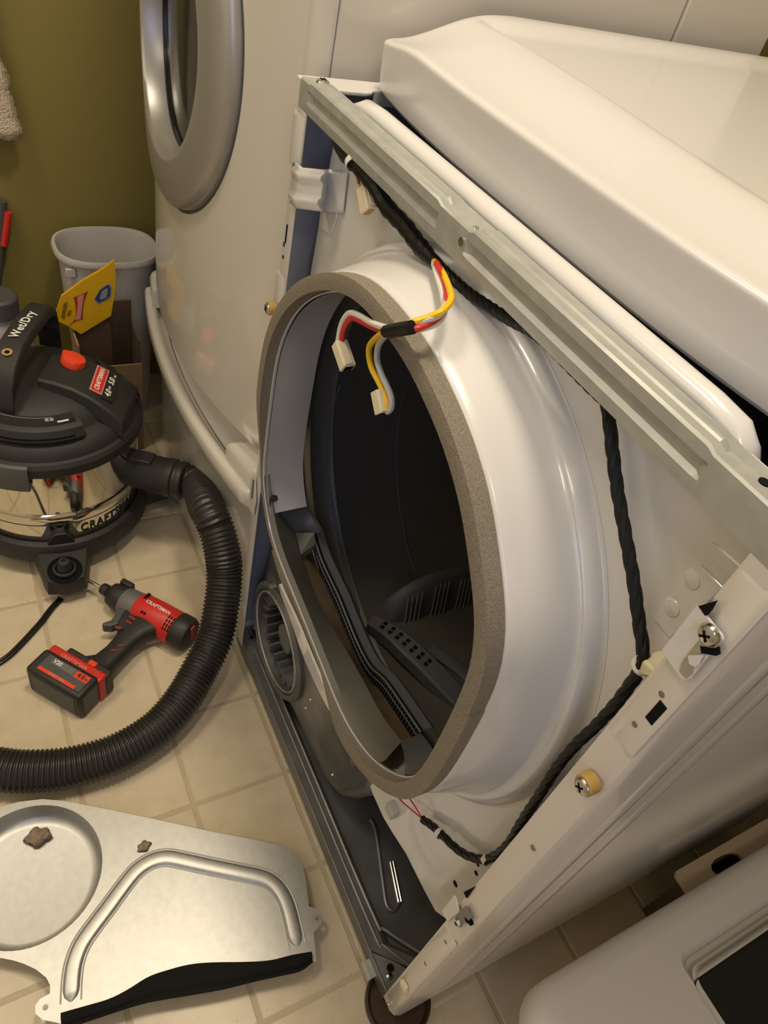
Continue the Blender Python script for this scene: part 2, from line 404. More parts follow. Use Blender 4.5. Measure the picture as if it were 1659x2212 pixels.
# pressed rectangle and slit in the pan
pp = [on(800, 1770, 'z', 0.036), on(812, 1800, 'z', 0.036), on(826, 1900, 'z', 0.036), on(835, 1955, 'z', 0.036), on(850, 1966, 'z', 0.036), on(862, 1950, 'z', 0.036)]
bead(pp, 0.0035, 'pressed_line', 'galv_dark')
a_, b_ = on(843, 1862, 'z', 0.037), on(861, 1950, 'z', 0.037)
MB().tube([a_, b_], 0.0022, 8).build('pressed_slit', 'screw', BP); a_, b_ = on(849, 1860, 'z', 0.037), on(867, 1948, 'z', 0.037)
MB().tube([a_, b_], 0.0018, 8).build('pressed_slit', 'screw', BP)
# corner plate with hole and screw, little bent tab at the front edge
p = on(843, 2090, 'z', 0.05); MB().lathe([(0.005, 0), (0.005, 0.003)], (p.x, p.y, 0.0478), (0,0,1), 14, (True, True)).build('hole', 'hole', BP)
p = on(841, 2108, 'z', 0.05)
MB().sheet([(0.603, 0.0045), (0.655, 0.0045), (0.655, 0.052), (0.627, 0.030)], [], lambda q: (q[0], q[1], 0.046), lambda q: (q[0], q[1], 0.0482)).build('corner_plate', 'galv_mid', BP, smooth=0)
screw('screw', (p.x, p.y, 0.0482), (0,0,1), 0.005, BP, slot=False)
b = MB(); b.sheet([(0.0, 0.004), (0.0, -0.010), (-0.004, -0.014), (-0.009, -0.014), (-0.009, -0.012), (-0.005, -0.012), (-0.002, -0.009), (-0.002, 0.004)], [], lambda q: (0.606, q[1]*0.9+0.001, 0.034+q[0]), lambda q: (0.630, q[1]*0.9+0.001, 0.034+q[0]))
b.build('bent_tab', 'galv', BP, smooth=0)
b = MB(); pts = [(0.012, 0.006, 0.048), (0.032, 0.0045, 0.0485), (0.035, 0.03, 0.0485), (0.012, 0.035, 0.048)]
MB().obox((0.030, 0.022, 0.052), (0.012, 0.002, 0), (-0.0008, 0.002, 0), (0,0,0.003)).build('tab', 'screw', BP, smooth=0)
p = on(543, 1377, 'z', 0.049); MB().lathe([(0.0028, 0), (0.0028, 0.002)], (p.x, p.y, 0.048), (0,0,1), 12, (True, True)).build('hole', 'hole', BP)
for x in (0.05, 0.64):
    for y in (0.05, 0.66):
        MB().lathe([(0.012, 0.0), (0.012, 0.032)], (x if x < 0.5 else 0.655, y if y > 0.1 else 0.03, 0.0002 if not (x > 0.5 and y < 0.1) else 0.0055), (0,0,1), 16, (True, True)).build('leveling_leg', 'darkgrey', D)
# --- rear half: top rail at the front
R_ = MB()
rp = [(0.0, 0.9745), (-0.0012, 0.980), (-0.0012, 0.9835), (0.0030, 0.986), (0.0030, 0.9935), (-0.0012, 0.996), (-0.0008, 1.0035), (0.0010, 1.0052), (0.008, 1.0052), (0.0095, 1.0065), (0.0125, 1.0065), (0.014, 1.0052), (0.0215, 1.0050), (0.0225, 1.000), (0.0225, 0.99), (0.019, 0.9745)]
rp0 = [(0.0, 0.9745), (-0.0006, 0.980), (-0.0006, 0.9835), (-0.0006, 0.986), (-0.0006, 0.9935), (-0.0006, 0.996), (-0.0002, 1.0010), (0.0015, 1.0024), (0.008, 1.0024), (0.0095, 1.0024), (0.0125, 1.0024), (0.014, 1.0024), (0.0245, 1.0024), (0.0255, 1.000), (0.0255, 0.99), (0.019, 0.9745)]
rings = []
for x, k in ((0.012, 0), (0.034, 0), (0.040, 1), (0.300, 1), (0.306, 0), (0.350, 0), (0.356, 1), (0.603, 1), (0.609, 0), (0.680, 0)):
    rings.append([(x, y, z) for y, z in (rp if k else rp0)])
R_.loft(rings, True, True, True)
R_ = R_.build('top_rail', 'galv', D, smooth=28, label='grey galvanized front top rail with pressed grooves')
screw('screw', (0.034, 0.014, 1.0026), (0,0,1), 0.0072, R_)
for q in ((709, 196), (740, 226), (1030, 488), (1097, 538)):
    p = on(*q, 'z', 1.004); MB().lathe([(0.0028, 0), (0.0022, 0.0012)], (p.x, p.y, 1.0022), (0,0,1), 12, (True, True)).build('rivet', 'screw', R_)
p = on(998, 522, 'y', -0.001); MB().lathe([(0.0034, 0), (0.0034, 0.003)], (p.x, -0.0022, p.z), (0,1,0), 14, (True, True)).build('hole', 'screw', R_)
p = on(1655, 1038, 'z', 1.004); MB().lathe([(0.0035, 0), (0.0035, 0.002)], (p.x, p.y, 1.0012), (0,0,1), 14, (True, True)).build('hole', 'hole', R_)
p = on(705, 208, 'z', 1.004)

# --- bulkhead with collar
YF = -0.045
inner_px = [(731,628),(759,633),(791,645),(830,682),(869,732),(908,785),(940,853),(972,920),(1001,1002),(1026,1095),(1039,1185),(1052,1285),(1054,1366),(1039,1444),(1012,1505),(977,1575),(944,1633),(919,1664),(888,1681),(865,1677),(819,1652),(780,1610),(738,1540),(691,1424),(645,1309),(607,1216),(590,1166),(577,1104),(569,1020),(581,896),(599,768),(628,693),(660,654),(695,634)]
inner2 = []
for q in inner_px:
    p = on(*q, 'y', YF); inner2.append(Vector((p.x, p.z, 0)))
NC = 112
inner2 = smooth2(resample(crom(inner2, 6, True), NC, True), 3)
ctr = Vector((0.350, 0.69, 0))
def ring(P, y): return [(p.x, y, p.y) for p in P]
C0 = inner2
C_in = offset2(C0, -0.0)                      # metal lip
Cf0, Cf1 = offset2(C0, 0.0018), offset2(C0, 0.0165)
BC = Vector((0.345, 0.664, 0)); BR = 0.297
def base_circ(r):
    out = []
    for p in C0:
        d = (p - BC).normalized(); out.append(BC + d*r)
    return out
CB = base_circ(BR)
def mix(A, B, t): return [a.lerp(b, t) for a, b in zip(A, B)]
bk = MB()
outl = [(0.040, 0.985), (0.034, 0.93), (0.030, 0.88), (0.026, 0.80), (0.028, 0.60), (0.085, 0.455), (0.25, 0.335), (0.44, 0.243), (0.455, 0.238), (0.49, 0.236), (0.515, 0.243), (0.55, 0.255), (0.60, 0.258), (0.626, 0.262), (0.643, 0.284), (0.652, 0.33), (0.654, 0.985)]
YB = 0.035
# flat sheet with a hole, slightly wavy rings towards the collar
bk.sheet(outl, [[(p.x, p.y) for p in base_circ(BR-0.004)]], lambda q: (q[0], YB, q[1]), lambda q: (q[0], YB+0.0016, q[1]))
Cw = offset2(C0, 0.0180)
BK = bk.build('bulkhead', 'enamel', D, smooth=30, label='white enamelled front bulkhead sheet')
bk = MB()
steps = [(CB, YB-0.0003)] + [(mix(CB, Cw, t_), YB-d_) for t_, d_ in ((0.07, 0.001), (0.15, 0.004), (0.23, 0.010), (0.31, 0.0155), (0.37, 0.0168), (0.43, 0.0158), (0.49, 0.0165), (0.57, 0.022), (0.70, 0.038), (0.84, 0.055), (0.94, 0.066))] + [(Cw, YF+0.007), (offset2(C0, 0.0165), YF+0.004), (offset2(C0, 0.010), YF+0.0035), (offset2(C0, 0.0012), YF+0.003), (offset2(C0, 0.0006), YF-0.0012), (offset2(C0, -0.0008), YF-0.0012), (offset2(C0, -0.001), YF-0.0004)]
top_i = max(range(NC), key=lambda i: C0[i].y)
def near(x, z): return min(range(NC), key=lambda i: (Vector((x, z, 0)) - C0[i]).length)
def arc_idx(a, z, via):
    f = [(a + k) % NC for k in range(((z - a) % NC) + 1)]
    return f if via in f else [(a - k) % NC for k in range(((a - z) % NC) + 1)]
cix = arc_idx(near(0.138, 0.60), near(0.450, 0.469), top_i)
bk.loft([[(P[i].x, y, P[i].y) for i in cix] for P, y in steps[:13]], False)
bk.loft([ring(P, y) for P, y in steps[12:]])
bk.build('collar', 'enamel', BK, smooth=60, label='white flared collar around the drum opening')
# inner throat sleeve
ta, tz = near(0.164, 0.535), near(0.530, 0.515); tix = arc_idx(ta, tz, top_i)
th = MB()
def rsub(d, y): 
    P = offset2(C0, d); return [(P[i].x, y, P[i].y) for i in tix]
th.loft([rsub(-0.001, YF+0.003), rsub(0.006, YF+0.02), rsub(0.018, YF+0.062)], False)
th.build('throat', 'enamel', BK, smooth=60)
# rolled top lip
b = MB(); lipx = [0.068, 0.074, 0.090, 0.12, 0.35, 0.57, 0.594, 0.606, 0.613]
lz = [0.990, 0.999, 1.004, 1.006, 1.006, 1.006, 1.004, 0.998, 0.988]
rings = []
for x, z in zip(lipx, lz):
    r = 0.012 if 0.08 < x < 0.6 else 0.008
    rings.append([(x, 0.0375 + 0.0105*cos(a), z - 0.004 + r*0.75*sin(a)) for a in [2*pi*k/14 for k in range(14)]])
b.loft(rings, True, True, True); b.box((0.05, YB, 0.97), (0.64, YB+0.0016, 0.996)); b.build('top_lip', 'enamel', BK, smooth=50)
# foam seal in two pieces, joints at the right and at the left bottom
def foam(i0, i1, nm, d0, d1, y0):
    idx = [i % NC for i in range(i0, i1 + 1)]
    def sm(t): t = max(0, min(1, t)); return t*t*(3 - 2*t)
    pr = []
    for i in idx:
        c = C0[i]; k = sm((0.46 - c.x)/0.10)*sm((0.70 - c.y)/0.12); w = 1 - 0.62*k
        A, B = offset2(C0, d0), offset2(C0, d0 + (d1 - d0)*w); a, b_ = A[i], B[i]; y1 = YF + 0.0035 + (y0 - YF - 0.0035)*w
        pr.append([(a.x, YF+0.0035, a.y), (a.x, y1, a.y), (a.lerp(b_, .5).x, y1-0.0006, a.lerp(b_, .5).y), (b_.x, y1+0.001, b_.y), (b_.x, YF+0.0035, b_.y)])
    mb = MB(); mb.loft(pr, True, True, True); return mb.build(nm, 'foam', BK, smooth=45)
jr = min(range(NC), key=lambda i: (Vector((0.5745, 0.735, 0)) - C0[i]).length)
jb = min(range(NC), key=lambda i: (Vector((0.150, 0.545, 0)) - C0[i]).length)
foam(jb, jr + (NC if jr < jb else 0), 'foam_seal', 0.0016, 0.0165, YF-0.013)
foam(jr, jb + (NC if jb < jr else 0), 'foam_seal', 0.0010, 0.0175, YF-0.012)
# embossed patches, dimples and slots on the sheet right of the collar
for q, r in (((1498, 1252), 0.0075), ((1455, 1312), 0.0075)):
    p = on(*q, 'y', YB); MB().lathe([(r, 0), (r*0.8, 0.002), (r*0.3, 0.003), (0.0001, 0.0031)], (p.x, YB, p.z), (0,-1,0), 18).build('dimple', 'enamel', BK)
for q, r in (((1531, 1268), 0.0048), ((1469, 1342), 0.0036), ((841, 1742), 0.003), ((984, 1909), 0.004), ((1029, 1886), 0.003), ((1033, 1868), 0.002)):
    p = on(*q, 'y', YB); MB().lathe([(r, 0), (r, 0.003)], (p.x, YB-0.0006, p.z), (0,1,0), 14, (True, True)).build('hole', 'hole', BK)
def flatstrip(nm, pa, pb, w, y, mt, par, h=0.0015):
    a, c_ = on(*pa, 'y', y), on(*pb, 'y', y); d = (c_ - a); L = d.length; d.normalize(); nn = Vector((0,-1,0)).cross(d)
    return MB().obox((a + c_)/2, d*(L/2), nn*(w/2), (0, h, 0)).build(nm, mt, par, smooth=0, bevel=0.0008)
flatstrip('slot', (1552, 1262), (1565, 1277), 0.003, YB, 'hole', BK, 0.0006)
flatstrip('slot', (1533, 1242), (1538, 1246), 0.002, YB, 'hole', BK, 0.0006)
flatstrip('pressed_rib', (1533, 1182), (1597, 1238), 0.010, YB+0.0004, 'enamel', BK, 0.0016)
# right hinge plate: pad on the bulkhead, triangular bent tab reaching over the flange, screw, bare metal scar
b = MB(); pl = [on(*q, 'y', YB-0.002) for q in ((1410, 1338), (1445, 1290), (1510, 1220), (1560, 1270), (1500, 1330), (1445, 1380))]
b.sheet([(p.x, p.z) for p in pl], [], lambda q: (q[0], YB-0.0014, q[1]), lambda q: (q[0], YB+0.0002, q[1])); b.build('hinge_pad', 'enamel', BK, smooth=0, bevel=0.0009)
HB = MB(); tri = [on(*q, 'y', -0.006) for q in ((1427, 1406), (1506, 1305), (1560, 1372), (1563, 1382), (1540, 1405), (1492, 1466), (1480, 1470), (1468, 1464))]
HB.sheet([(p.x, p.z) for p in tri], [], lambda q: (q[0], -0.0062, q[1]), lambda q: (q[0], -0.0044, q[1]))
HB.v = HB.v
HBo = HB.build('hinge_bracket', 'enamel', D, smooth=0, bevel=0.0008, label='white bent bracket screwed to the right flange')
pa = [on(1506, 1305, 'y', -0.0055), on(1559, 1287, 'y', 0.004)]
MB().loft([[p_ + d_ for d_ in (Vector((0,0,0)), Vector((0.0006,-0.0012,0.0012)), Vector((0.001,0,0.0034)), Vector((0.0006,0.0012,0.0015)))] for p_ in pa], True, True, True).build('bent_return', 'enamel', HBo, smooth=0)
scar = [on(*q, 'y', -0.0065) for q in ((1520, 1370), (1535, 1360), (1550, 1378), (1552, 1392), (1535, 1400), (1512, 1412), (1500, 1430), (1496, 1455), (1482, 1466), (1468, 1450), (1472, 1432), (1488, 1410))]
MB().sheet([(p.x, p.z) for p in scar], [], lambda q: (q[0], -0.0068, q[1]), lambda q: (q[0], -0.0060, q[1])).build('weld_scar', 'galv_bright', HBo, smooth=0, label='bare grey weld patch')
p = on(1531, 1371, 'y', -0.008); screw('screw', (p.x, -0.0068, p.z), (0,-1,0), 0.0068, HBo)
p = on(1540, 1402, 'y', -0.003); slot(p.x, p.z, 0.010, 0.0042, HBo, -0.0071, rot=0.8)
tt = [on(*q, 'y', -0.004) for q in ((1497, 1412), (1530, 1410), (1520, 1432), (1512, 1436), (1500, 1430))]
MB().sheet([(p.x, p.z) for p in tt], [], lambda q: (q[0], -0.0085, q[1]), lambda q: (q[0], -0.0070, q[1])).build('tongue', 'enamel', HBo, smooth=0)
# lower right bracket
lb = thing if False else None
LB = MB(); tri = [on(*q, 'y', 0.008) for q in ((973, 1958), (1000, 1924), (1004, 1930), (1016, 1975), (1013, 1982), (1000, 1968), (985, 1982))]
LB.sheet([(p.x, p.z) for p in tri], [], lambda q: (q[0], -0.0035, q[1]), lambda q: (q[0], -0.0020, q[1]))
LBo = LB.build('bracket', 'enamel', D, smooth=0, bevel=0.0006, label='small white bracket at the bottom right flange')
tri = [on(*q, 'y', -0.005) for q in ((983, 1978), (1004, 1958), (1018, 1980), (1008, 1996), (1000, 1990), (996, 2003), (984, 2000))]
MB().sheet([(p.x, p.z) for p in tri], [], lambda q: (q[0], -0.0048, q[1]), lambda q: (q[0], -0.0036, q[1])).build('bracket_foot', 'galv_mid', LBo, smooth=0)
p = on(988, 1994, 'y', -0.006); screw('screw', (p.x, -0.0048, p.z), (0,-1,0), 0.0048, LBo)
p = on(1012, 1990, 'y', -0.004); slot(p.x, p.z, 0.010, 0.004, LBo, -0.0052, rot=0.75)
tri = [on(*q, 'y', -0.001) for q in ((1003, 1926), (1027, 1914), (1009, 1940))]
MB().sheet([(p.x, p.z) for p in tri], [], lambda q: (q[0], -0.0020, q[1]), lambda q: (q[0], -0.0005, q[1])).build('gap', 'hole', LBo, smooth=0)
tri = [on(*q, 'y', -0.0048) for q in ((1513, 1308), (1549, 1297), (1538, 1317), (1528, 1329))]
MB().sheet([(p.x, p.z) for p in tri], [], lambda q: (q[0], -0.0066, q[1]), lambda q: (q[0], -0.0040, q[1])).build('gap', 'hole', HBo, smooth=0)
# left bracket: moulded tab between the left flange and the bulkhead
b = MB(); bz = [0.840, 0.850, 0.856, 0.872, 0.878, 0.890, 0.896, 0.905]
pts_t = [(640, 352), (662, 362), (703, 368), (718, 366), (748, 372)]
pts_b = [(632, 440), (640, 450), (690, 455), (715, 497), (716, 480)]
TL = [on(640,350,'y',-0.003), on(655,362,'y',-0.004), on(700,366,'y',0.010), on(712,365,'y',0.030), on(752,372,'y',0.033)]
TB = [on(628,438,'y',-0.003), on(642,450,'y',-0.004), on(688,455,'y',0.010), on(700,458,'y',0.030), on(742,460,'y',0.033)]
rows = []
for a, c_ in zip(TL, TB):
    row = []
    for k in range(13):
        t = k/12; q = a.lerp(c_, t); bulge = 0.003*(1 if 0.12 < t < 0.26 or 0.72 < t < 0.86 else 0)*(1, 1, 1, 0.3, 0)[len(rows)]
        row.append(q + Vector((0, -bulge, 0)))
    rows.append(row)
b.loft(rows, False)
LBK = b.build('bracket', 'enamel', D, smooth=50, label='white moulded bracket between left flange and bulkhead')
LBK.modifiers.new('thick', 'SOLIDIFY').thickness = 0.0015
pl = [on(*q, 'y', YB-0.002) for q in ((700, 372), (735, 365), (730, 430), (728, 470), (714, 508), (689, 490), (694, 440))]
MB().sheet([(p.x, p.z) for p in pl], [], lambda q: (q[0], YB-0.0028, q[1]), lambda q: (q[0], YB+0.0002, q[1])).build('bracket_pad', 'enamel', LBK, smooth=0, bevel=0.001)
pl = [on(*q, 'y', -0.005) for q in ((630, 352), (636, 350), (638, 372), (632, 392), (632, 410), (629, 432), (625, 436), (624, 424), (628, 405), (630, 385))]
MB().sheet([(p.x, p.z) for p in pl], [], lambda q: (q[0], -0.0042, q[1]), lambda q: (q[0], -0.0030, q[1])).build('weld_scar', 'galv_mid', LBK, smooth=0)
p = on(708, 426, 'y', YB-0.003); MB().lathe([(0.004, 0), (0.003, 0.0025)], (p.x, YB-0.0026, p.z), (0,-1,0), 12, (True, True)).build('dimple', 'enamel', LBK)
# second tab low on the left flange
pl = [on(*q, 'y', -0.003) for q in ((543, 1035), (552, 1030), (553, 1085), (548, 1112), (538, 1095))]
b = MB(); b.sheet([(p.x, p.z) for p in pl], [], lambda q: (q[0], -0.0045, q[1]), lambda q: (q[0], -0.002, q[1])); tb2 = b.build('flange_tab', 'enamel', D, smooth=0, bevel=0.0006)
pl = [on(*q, 'y', -0.005) for q in ((546, 1036), (549, 1037), (547, 1060), (545, 1078), (542, 1076), (544, 1055))]
MB().sheet([(p.x, p.z) for p in pl], [], lambda q: (q[0], -0.0052, q[1]), lambda q: (q[0], -0.0044, q[1])).build('weld_scar', 'midgrey', tb2, smooth=0)

# --- drum
DC = Vector((0.345, 0, 0.660)); DRr = 0.305
b = MB(); b.lathe([(0.268, 0.040), (0.300, 0.040), (DRr, 0.048), (DRr, 0.085), (DRr-0.004, 0.090), (DRr, 0.095), (DRr, 0.560), (DRr-0.02, 0.585), (0.16, 0.592), (0.0002, 0.592)], (DC.x, 0, DC.z), (0,1,0), 72)
DR = b.build('drum', 'drum', D, smooth=40, fix=True)
# seam on the drum wall
sm = [DC + Vector((sin(a), 0, cos(a)))*(DRr-0.0012) for a in (radians(-62),)]
a_ = radians(250)
for ang in (250.0,):
    q = Vector((DC.x + cos(radians(ang-140))*0.0, 0, 0))
p1 = on(880, 1290, 'y', 0.50); 
def wallpt(px, py):
    """first hit of the ray with the drum cylinder wall"""
    d = RX*((px-829.5)/FPX) + RY*((py-1106)/FPX) + RZ
    ox, oz = CAM.x - DC.x, CAM.z - DC.z; r = DRr - 0.0012
    A = d.x**2 + d.z**2; B = 2*(ox*d.x + oz*d.z); Cc = ox*ox + oz*oz - r*r
    t = (-B + sqrt(max(0, B*B - 4*A*Cc)))/(2*A); return CAM + d*t
sp = [wallpt(*q) for q in ((905, 760), (872, 850), (857, 960), (862, 1080), (885, 1200), (900, 1240))]
MB().tube(crom(sp, 5), 0.0007, 6).build('seam', 'vane', DR)
sp = [wallpt(*q) for q in ((735, 830), (712, 920), (712, 1040), (735, 1180), (775, 1320))]
MB().tube(crom(sp, 5), 0.0018, 6).build('seam', 'vane', DR)
# baffle: tall fin running along the drum, ribbed flank
rid = [on(820,1328,'x',0.25), on(838,1300,'x',0.25), on(870,1272,'x',0.25), on(905,1252,'x',0.25), on(945,1236,'x',0.25), on(1000,1224,'x',0.25), on(1050,1219,'x',0.25), on(1110,1220,'x',0.25)]
rid = crom(rid, 5)
b = MB(); rows = []
for p in rid:
    zb = 0.355
    rows.append([(0.225, p.y, zb), (0.238, p.y, (p.z+zb)/2), (0.245, p.y, p.z-0.003), (0.250, p.y, p.z+0.001), (0.257, p.y, p.z-0.003), (0.262, p.y, p.z-0.008), (0.270, p.y, min(p.z-0.009, (p.z+zb)/2)), (0.282, p.y, zb-0.006)])
b.loft(rows, False, False, False)
BF = b.build('baffle', 'vane', DR, smooth=40, label='grey ribbed lifting vane in the drum')
for k in (1, 2):
    pass
ribn = 0
for g in range(4):
    for k in range(4):
        y = 0.150 + g*0.045 + k*0.0075
        i = min(range(len(rid)), key=lambda i: abs(rid[i].y - y)); z1 = rid[i].z - 0.010
        MB().tube([(0.2655, y, z1), (0.2835, y-0.004, 0.352)], 0.0011, 6).build('rib', 'silver', BF); ribn += 1
# perforated vane lying across the drum floor
vp = [on(802,1338,'z',0.382), on(850,1368,'z',0.385), on(900,1412,'z',0.385), on(950,1462,'z',0.380), on(1005,1520,'z',0.372), on(1110,1625,'z',0.356)]
vp = crom(vp, 5); b = MB(); rows = []
for i, p in enumerate(vp):
    t = (vp[min(i+1, len(vp)-1)] - vp[max(i-1, 0)]).normalized(); nn = t.cross(Vector((0,0,1))).normalized(); w = 0.010 + 0.006*min(1, i/8)
    rows.append([p - nn*w + Vector((0,0,-0.02)), p - nn*w, p - nn*(w-0.003) + Vector((0,0,0.003)), p + nn*(w-0.003) + Vector((0,0,0.003)), p + nn*w, p + nn*w + Vector((0,0,-0.02))])
b.loft(rows, True, True, True)
VN = b.build('vane', 'vane', DR, smooth=35, label='dark grey perforated vane')
for k in range(7):
    for s in (-1, 1):
        i = 3 + k*1.55; p = vp[int(i)].lerp(vp[int(i)+1], i - int(i)); t = (vp[int(i)+1] - vp[int(i)]).normalized(); nn = t.cross(Vector((0,0,1))).normalized()
        MB().obox(p + nn*s*0.0042 + Vector((0,0,0.0028)), t*0.0028, nn*0.0030, (0,0,0.0008)).build('vent_hole', 'hole', VN, smooth=0)
# second flat step right of the vane
st = [on(930,1400,'z',0.36), on(1000,1450,'z',0.36), on(1050,1500,'z',0.36)]
MB().tube(st, 0.010, 8, flat=0.5).build('vane_foot', 'vane', DR)

# --- lint filter housing inside the lower left of the opening
def iC(t0, t1, n):
    a = min(range(NC), key=lambda i: (Vector((*t0, 0)) - C0[i]).length); c_ = min(range(NC), key=lambda i: (Vector((*t1, 0)) - C0[i]).length)
    if (c_ - a) % NC > NC/2: a, c_ = c_, a
    idx = [(a + k) % NC for k in range(((c_ - a) % NC) + 1)]
    P = [C0[i] for i in idx]; return resample(P, n)
LP0 = iC((0.140, 0.575), (0.515, 0.50), 40)
if LP0[0].x > LP0[-1].x: LP0 = LP0[::-1]
back_px = [(602,1106),(622,1128),(637,1152),(646,1190),(668,1255),(690,1305),(720,1358),(757,1420),(790,1480),(830,1552),(868,1602)]
LB1 = [on(*q, 'y', 0.002) for q in back_px]
LB1 = resample(crom(LB1, 5), 40)
gr_px = [(676,1150),(692,1203),(714,1252),(732,1290),(752,1340),(775,1395),(800,1440),(830,1468),(865,1517),(909,1582)]
GT = resample(crom([on(*q, 'y', 0.030) for q in gr_px], 5), 40)
b = MB()
rows = [[(p.x, YF+0.001, p.y) for p in LP0], [(p.x, YF+0.008, p.y + 0.0015) for p in LP0]]
rows.append([Vector(a).lerp(c_, 0.35) + Vector((0,0,0.001)) for a, c_ in zip(rows[1], LB1)])
rows.append(LB1); rows.append([p + Vector((0, 0.001, -0.02)) for p in LB1])
b.loft(rows, False)
LH = b.build('lint_housing', 'lint_plastic', D, smooth=30, label='grey plastic lint filter housing inside the drum opening')
fl = [p + Vector((0, 0.001, -0.018)) for p in LB1]; fl2 = [p + Vector((0, 0, -0.026)) for p in GT]
MB().loft([fl, fl2], False).build('slot_floor', 'rusty', LH, label='brown lint stained slot floor')
# grille: top rim, thin bars over a dark backing
bk2 = [p + Vector((0, 0.004, -0.030)) for p in GT]; tp2 = [p + Vector((0, 0.004, 0)) for p in GT]
MB().loft([bk2, tp2], False).build('grille_backing', 'hole', LH)
MB().loft([tp2, [p + Vector((0, 0.004, 0.004)) for p in GT], [p + Vector((0.0, 0.014, 0.004)) for p in GT], [p + Vector((0.0, 0.022, -0.006)) for p in GT]], False).build('grille_shoulder', 'vane', LH)
MB().tube(GT, 0.0016, 6).build('grille_rim', 'vane', LH)
MB().tube([p + Vector((0, 0.001, -0.014)) for p in GT], 0.0009, 6).build('grille_rail', 'vane', LH)
GL = resample(GT, 60)
for k in range(2, 59):
    p = GL[k]; MB().tube([p + Vector((0, 0.0015, 0.0)), p + Vector((0.0005, 0.0015, -0.026))], 0.0008, 5).build('grille_bar', 'vane', LH)
# end blocks of the housing
e_top = [on(582,1077,'y',YF+0.003), on(606,1081,'y',-0.022), on(636,1086,'y',0.004), on(655,1091,'y',0.018), on(672,1119,'y',0.024), on(690,1150,'y',0.029)]
e_bot = [on(581,1105,'y',YF+0.003), on(598,1113,'y',-0.026), on(616,1128,'y',-0.010), on(637,1147,'y',0.004), on(655,1150,'y',0.016), on(676,1152,'y',0.027)]
b = MB(); b.loft([e_top, e_bot, [q + Vector((0, 0.0, -0.012)) for q in e_bot]], False); b.loft([e_top, [q + Vector((-0.006, 0.006, 0.0)) for q in e_top]], False); b.build('housing_end', 'vane', LH, smooth=70)
q0 = [on(637,1150,'y',0.004), on(680,1150,'y',0.028), on(682,1175,'y',0.028), on(650,1198,'y',0.004)]
MB().loft([q0, [q + Vector((0,0,-0.012)) for q in q0]], True, True, True).build('catch_block', 'lint_plastic', LH, smooth=0, bevel=0.001)
e_l = [on(866,1600,'y',0.002), on(872,1625,'y',-0.016), on(874,1650,'y',-0.032), on(874,1680,'y',YF+0.003)]
e_m = [on(890,1592,'y',0.018), on(900,1618,'y',-0.004), on(900,1648,'y',-0.026), on(898,1677,'y',YF+0.003)]
e_r = [on(909,1583,'y',0.031), on(930,1610,'y',0.016), on(940,1632,'y',-0.010), on(930,1660,'y',YF+0.003)]
e_s = [q + Vector((0.012, 0.006, -0.012)) for q in e_r]
b = MB(); b.loft([e_l, e_m, e_r, e_s], False); b.build('housing_end', 'vane', LH, smooth=25)
# --- blower: scroll housing, duct funnel, ring, impeller
BW = Vector((0.131, 0.022, 0.170))
b = MB()
hout = [(0.012, 0.27), (0.010, 0.17), (0.03, 0.09), (0.08, 0.052), (0.15, 0.045), (0.22, 0.062), (0.30, 0.070), (0.36, 0.078), (0.405, 0.105), (0.43, 0.16), (0.455, 0.225), (0.45, 0.28), (0.38, 0.325), (0.24, 0.345), (0.12, 0.40), (0.04, 0.36)]
hs = resample(crom([Vector((x, z, 0)) for x, z in hout], 5, True), 64, True)
b.loft([ring(offset2(hs, 0.0), 0.20), ring(hs, 0.055), ring(offset2(hs, -0.012), 0.034), ring(offset2(hs, -0.022), 0.028)])
hole = [(BW.x + 0.098*cos(2*pi*k/40), BW.z + 0.098*sin(2*pi*k/40)) for k in range(40)]
inn = offset2(hs, -0.022)
b.sheet([(p.x, p.y) for p in inn], [hole], lambda q: (q[0], 0.028, q[1]), lambda q: (q[0], 0.030, q[1]))
BH = b.build('blower_housing', 'galv_mid', D, smooth=40, label='dull grey blower scroll housing below the collar')
b = MB(); rp_ = [(0.100, 0.010), (0.104, 0.010), (0.106, -0.002), (0.101, -0.008), (0.094, -0.005), (0.092, 0.010), (0.086, 0.012), (0.084, 0.05)]
b.lathe(rp_, (BW.x, 0.022, BW.z), (0,1,0), 48); b.build('blower_ring', 'galv_dark', BH)
MB().lathe([(0.0905, -0.004), (0.0885, -0.0065), (0.0865, -0.004)], (BW.x, 0.022, BW.z), (0,1,0), 48).build('ring_edge', 'silver', BH)
MB().lathe([(0.088, 0.05), (0.0002, 0.05)], (BW.x, 0.022, BW.z), (0,1,0), 40).build('cavity', 'hole', BH)
for k in range(22):
    a = 2*pi*k/22; c_, s_ = cos(a), sin(a)
    p = Vector((BW.x + 0.073*c_, 0.044, BW.z + 0.073*s_))
    MB().obox(p, Vector((c_, 0, s_))*0.010 + Vector((-s_, 0, c_))*0.005, Vector((-s_, 0, c_))*0.0018, (0, 0.018, 0)).build('impeller_blade', 'midgrey', BH, smooth=0)
MB().lathe([(0.028, 0.03), (0.026, 0.012), (0.010, 0.008), (0.0002, 0.008)], (BW.x, 0.022, BW.z), (0,1,0), 24).build('impeller_hub', 'midgrey', BH)
p = on(576, 1278, 'y', 0.01); MB().lathe([(0.012, 0.0), (0.011, 0.008), (0.007, 0.010), (0.006, 0.004)], (p.x, 0.026, p.z), (0,-1,0), 18).build('boss', 'galv_mid', BH)
for q in ((668, 1512), (658, 1530), (716, 1674)):
    p = on(*q, 'y', 0.026); MB().lathe([(0.003, 0), (0.002, 0.002)], (p.x, 0.028, p.z), (0,-1,0), 10, (True, True)).build('rivet', 'screw', BH)
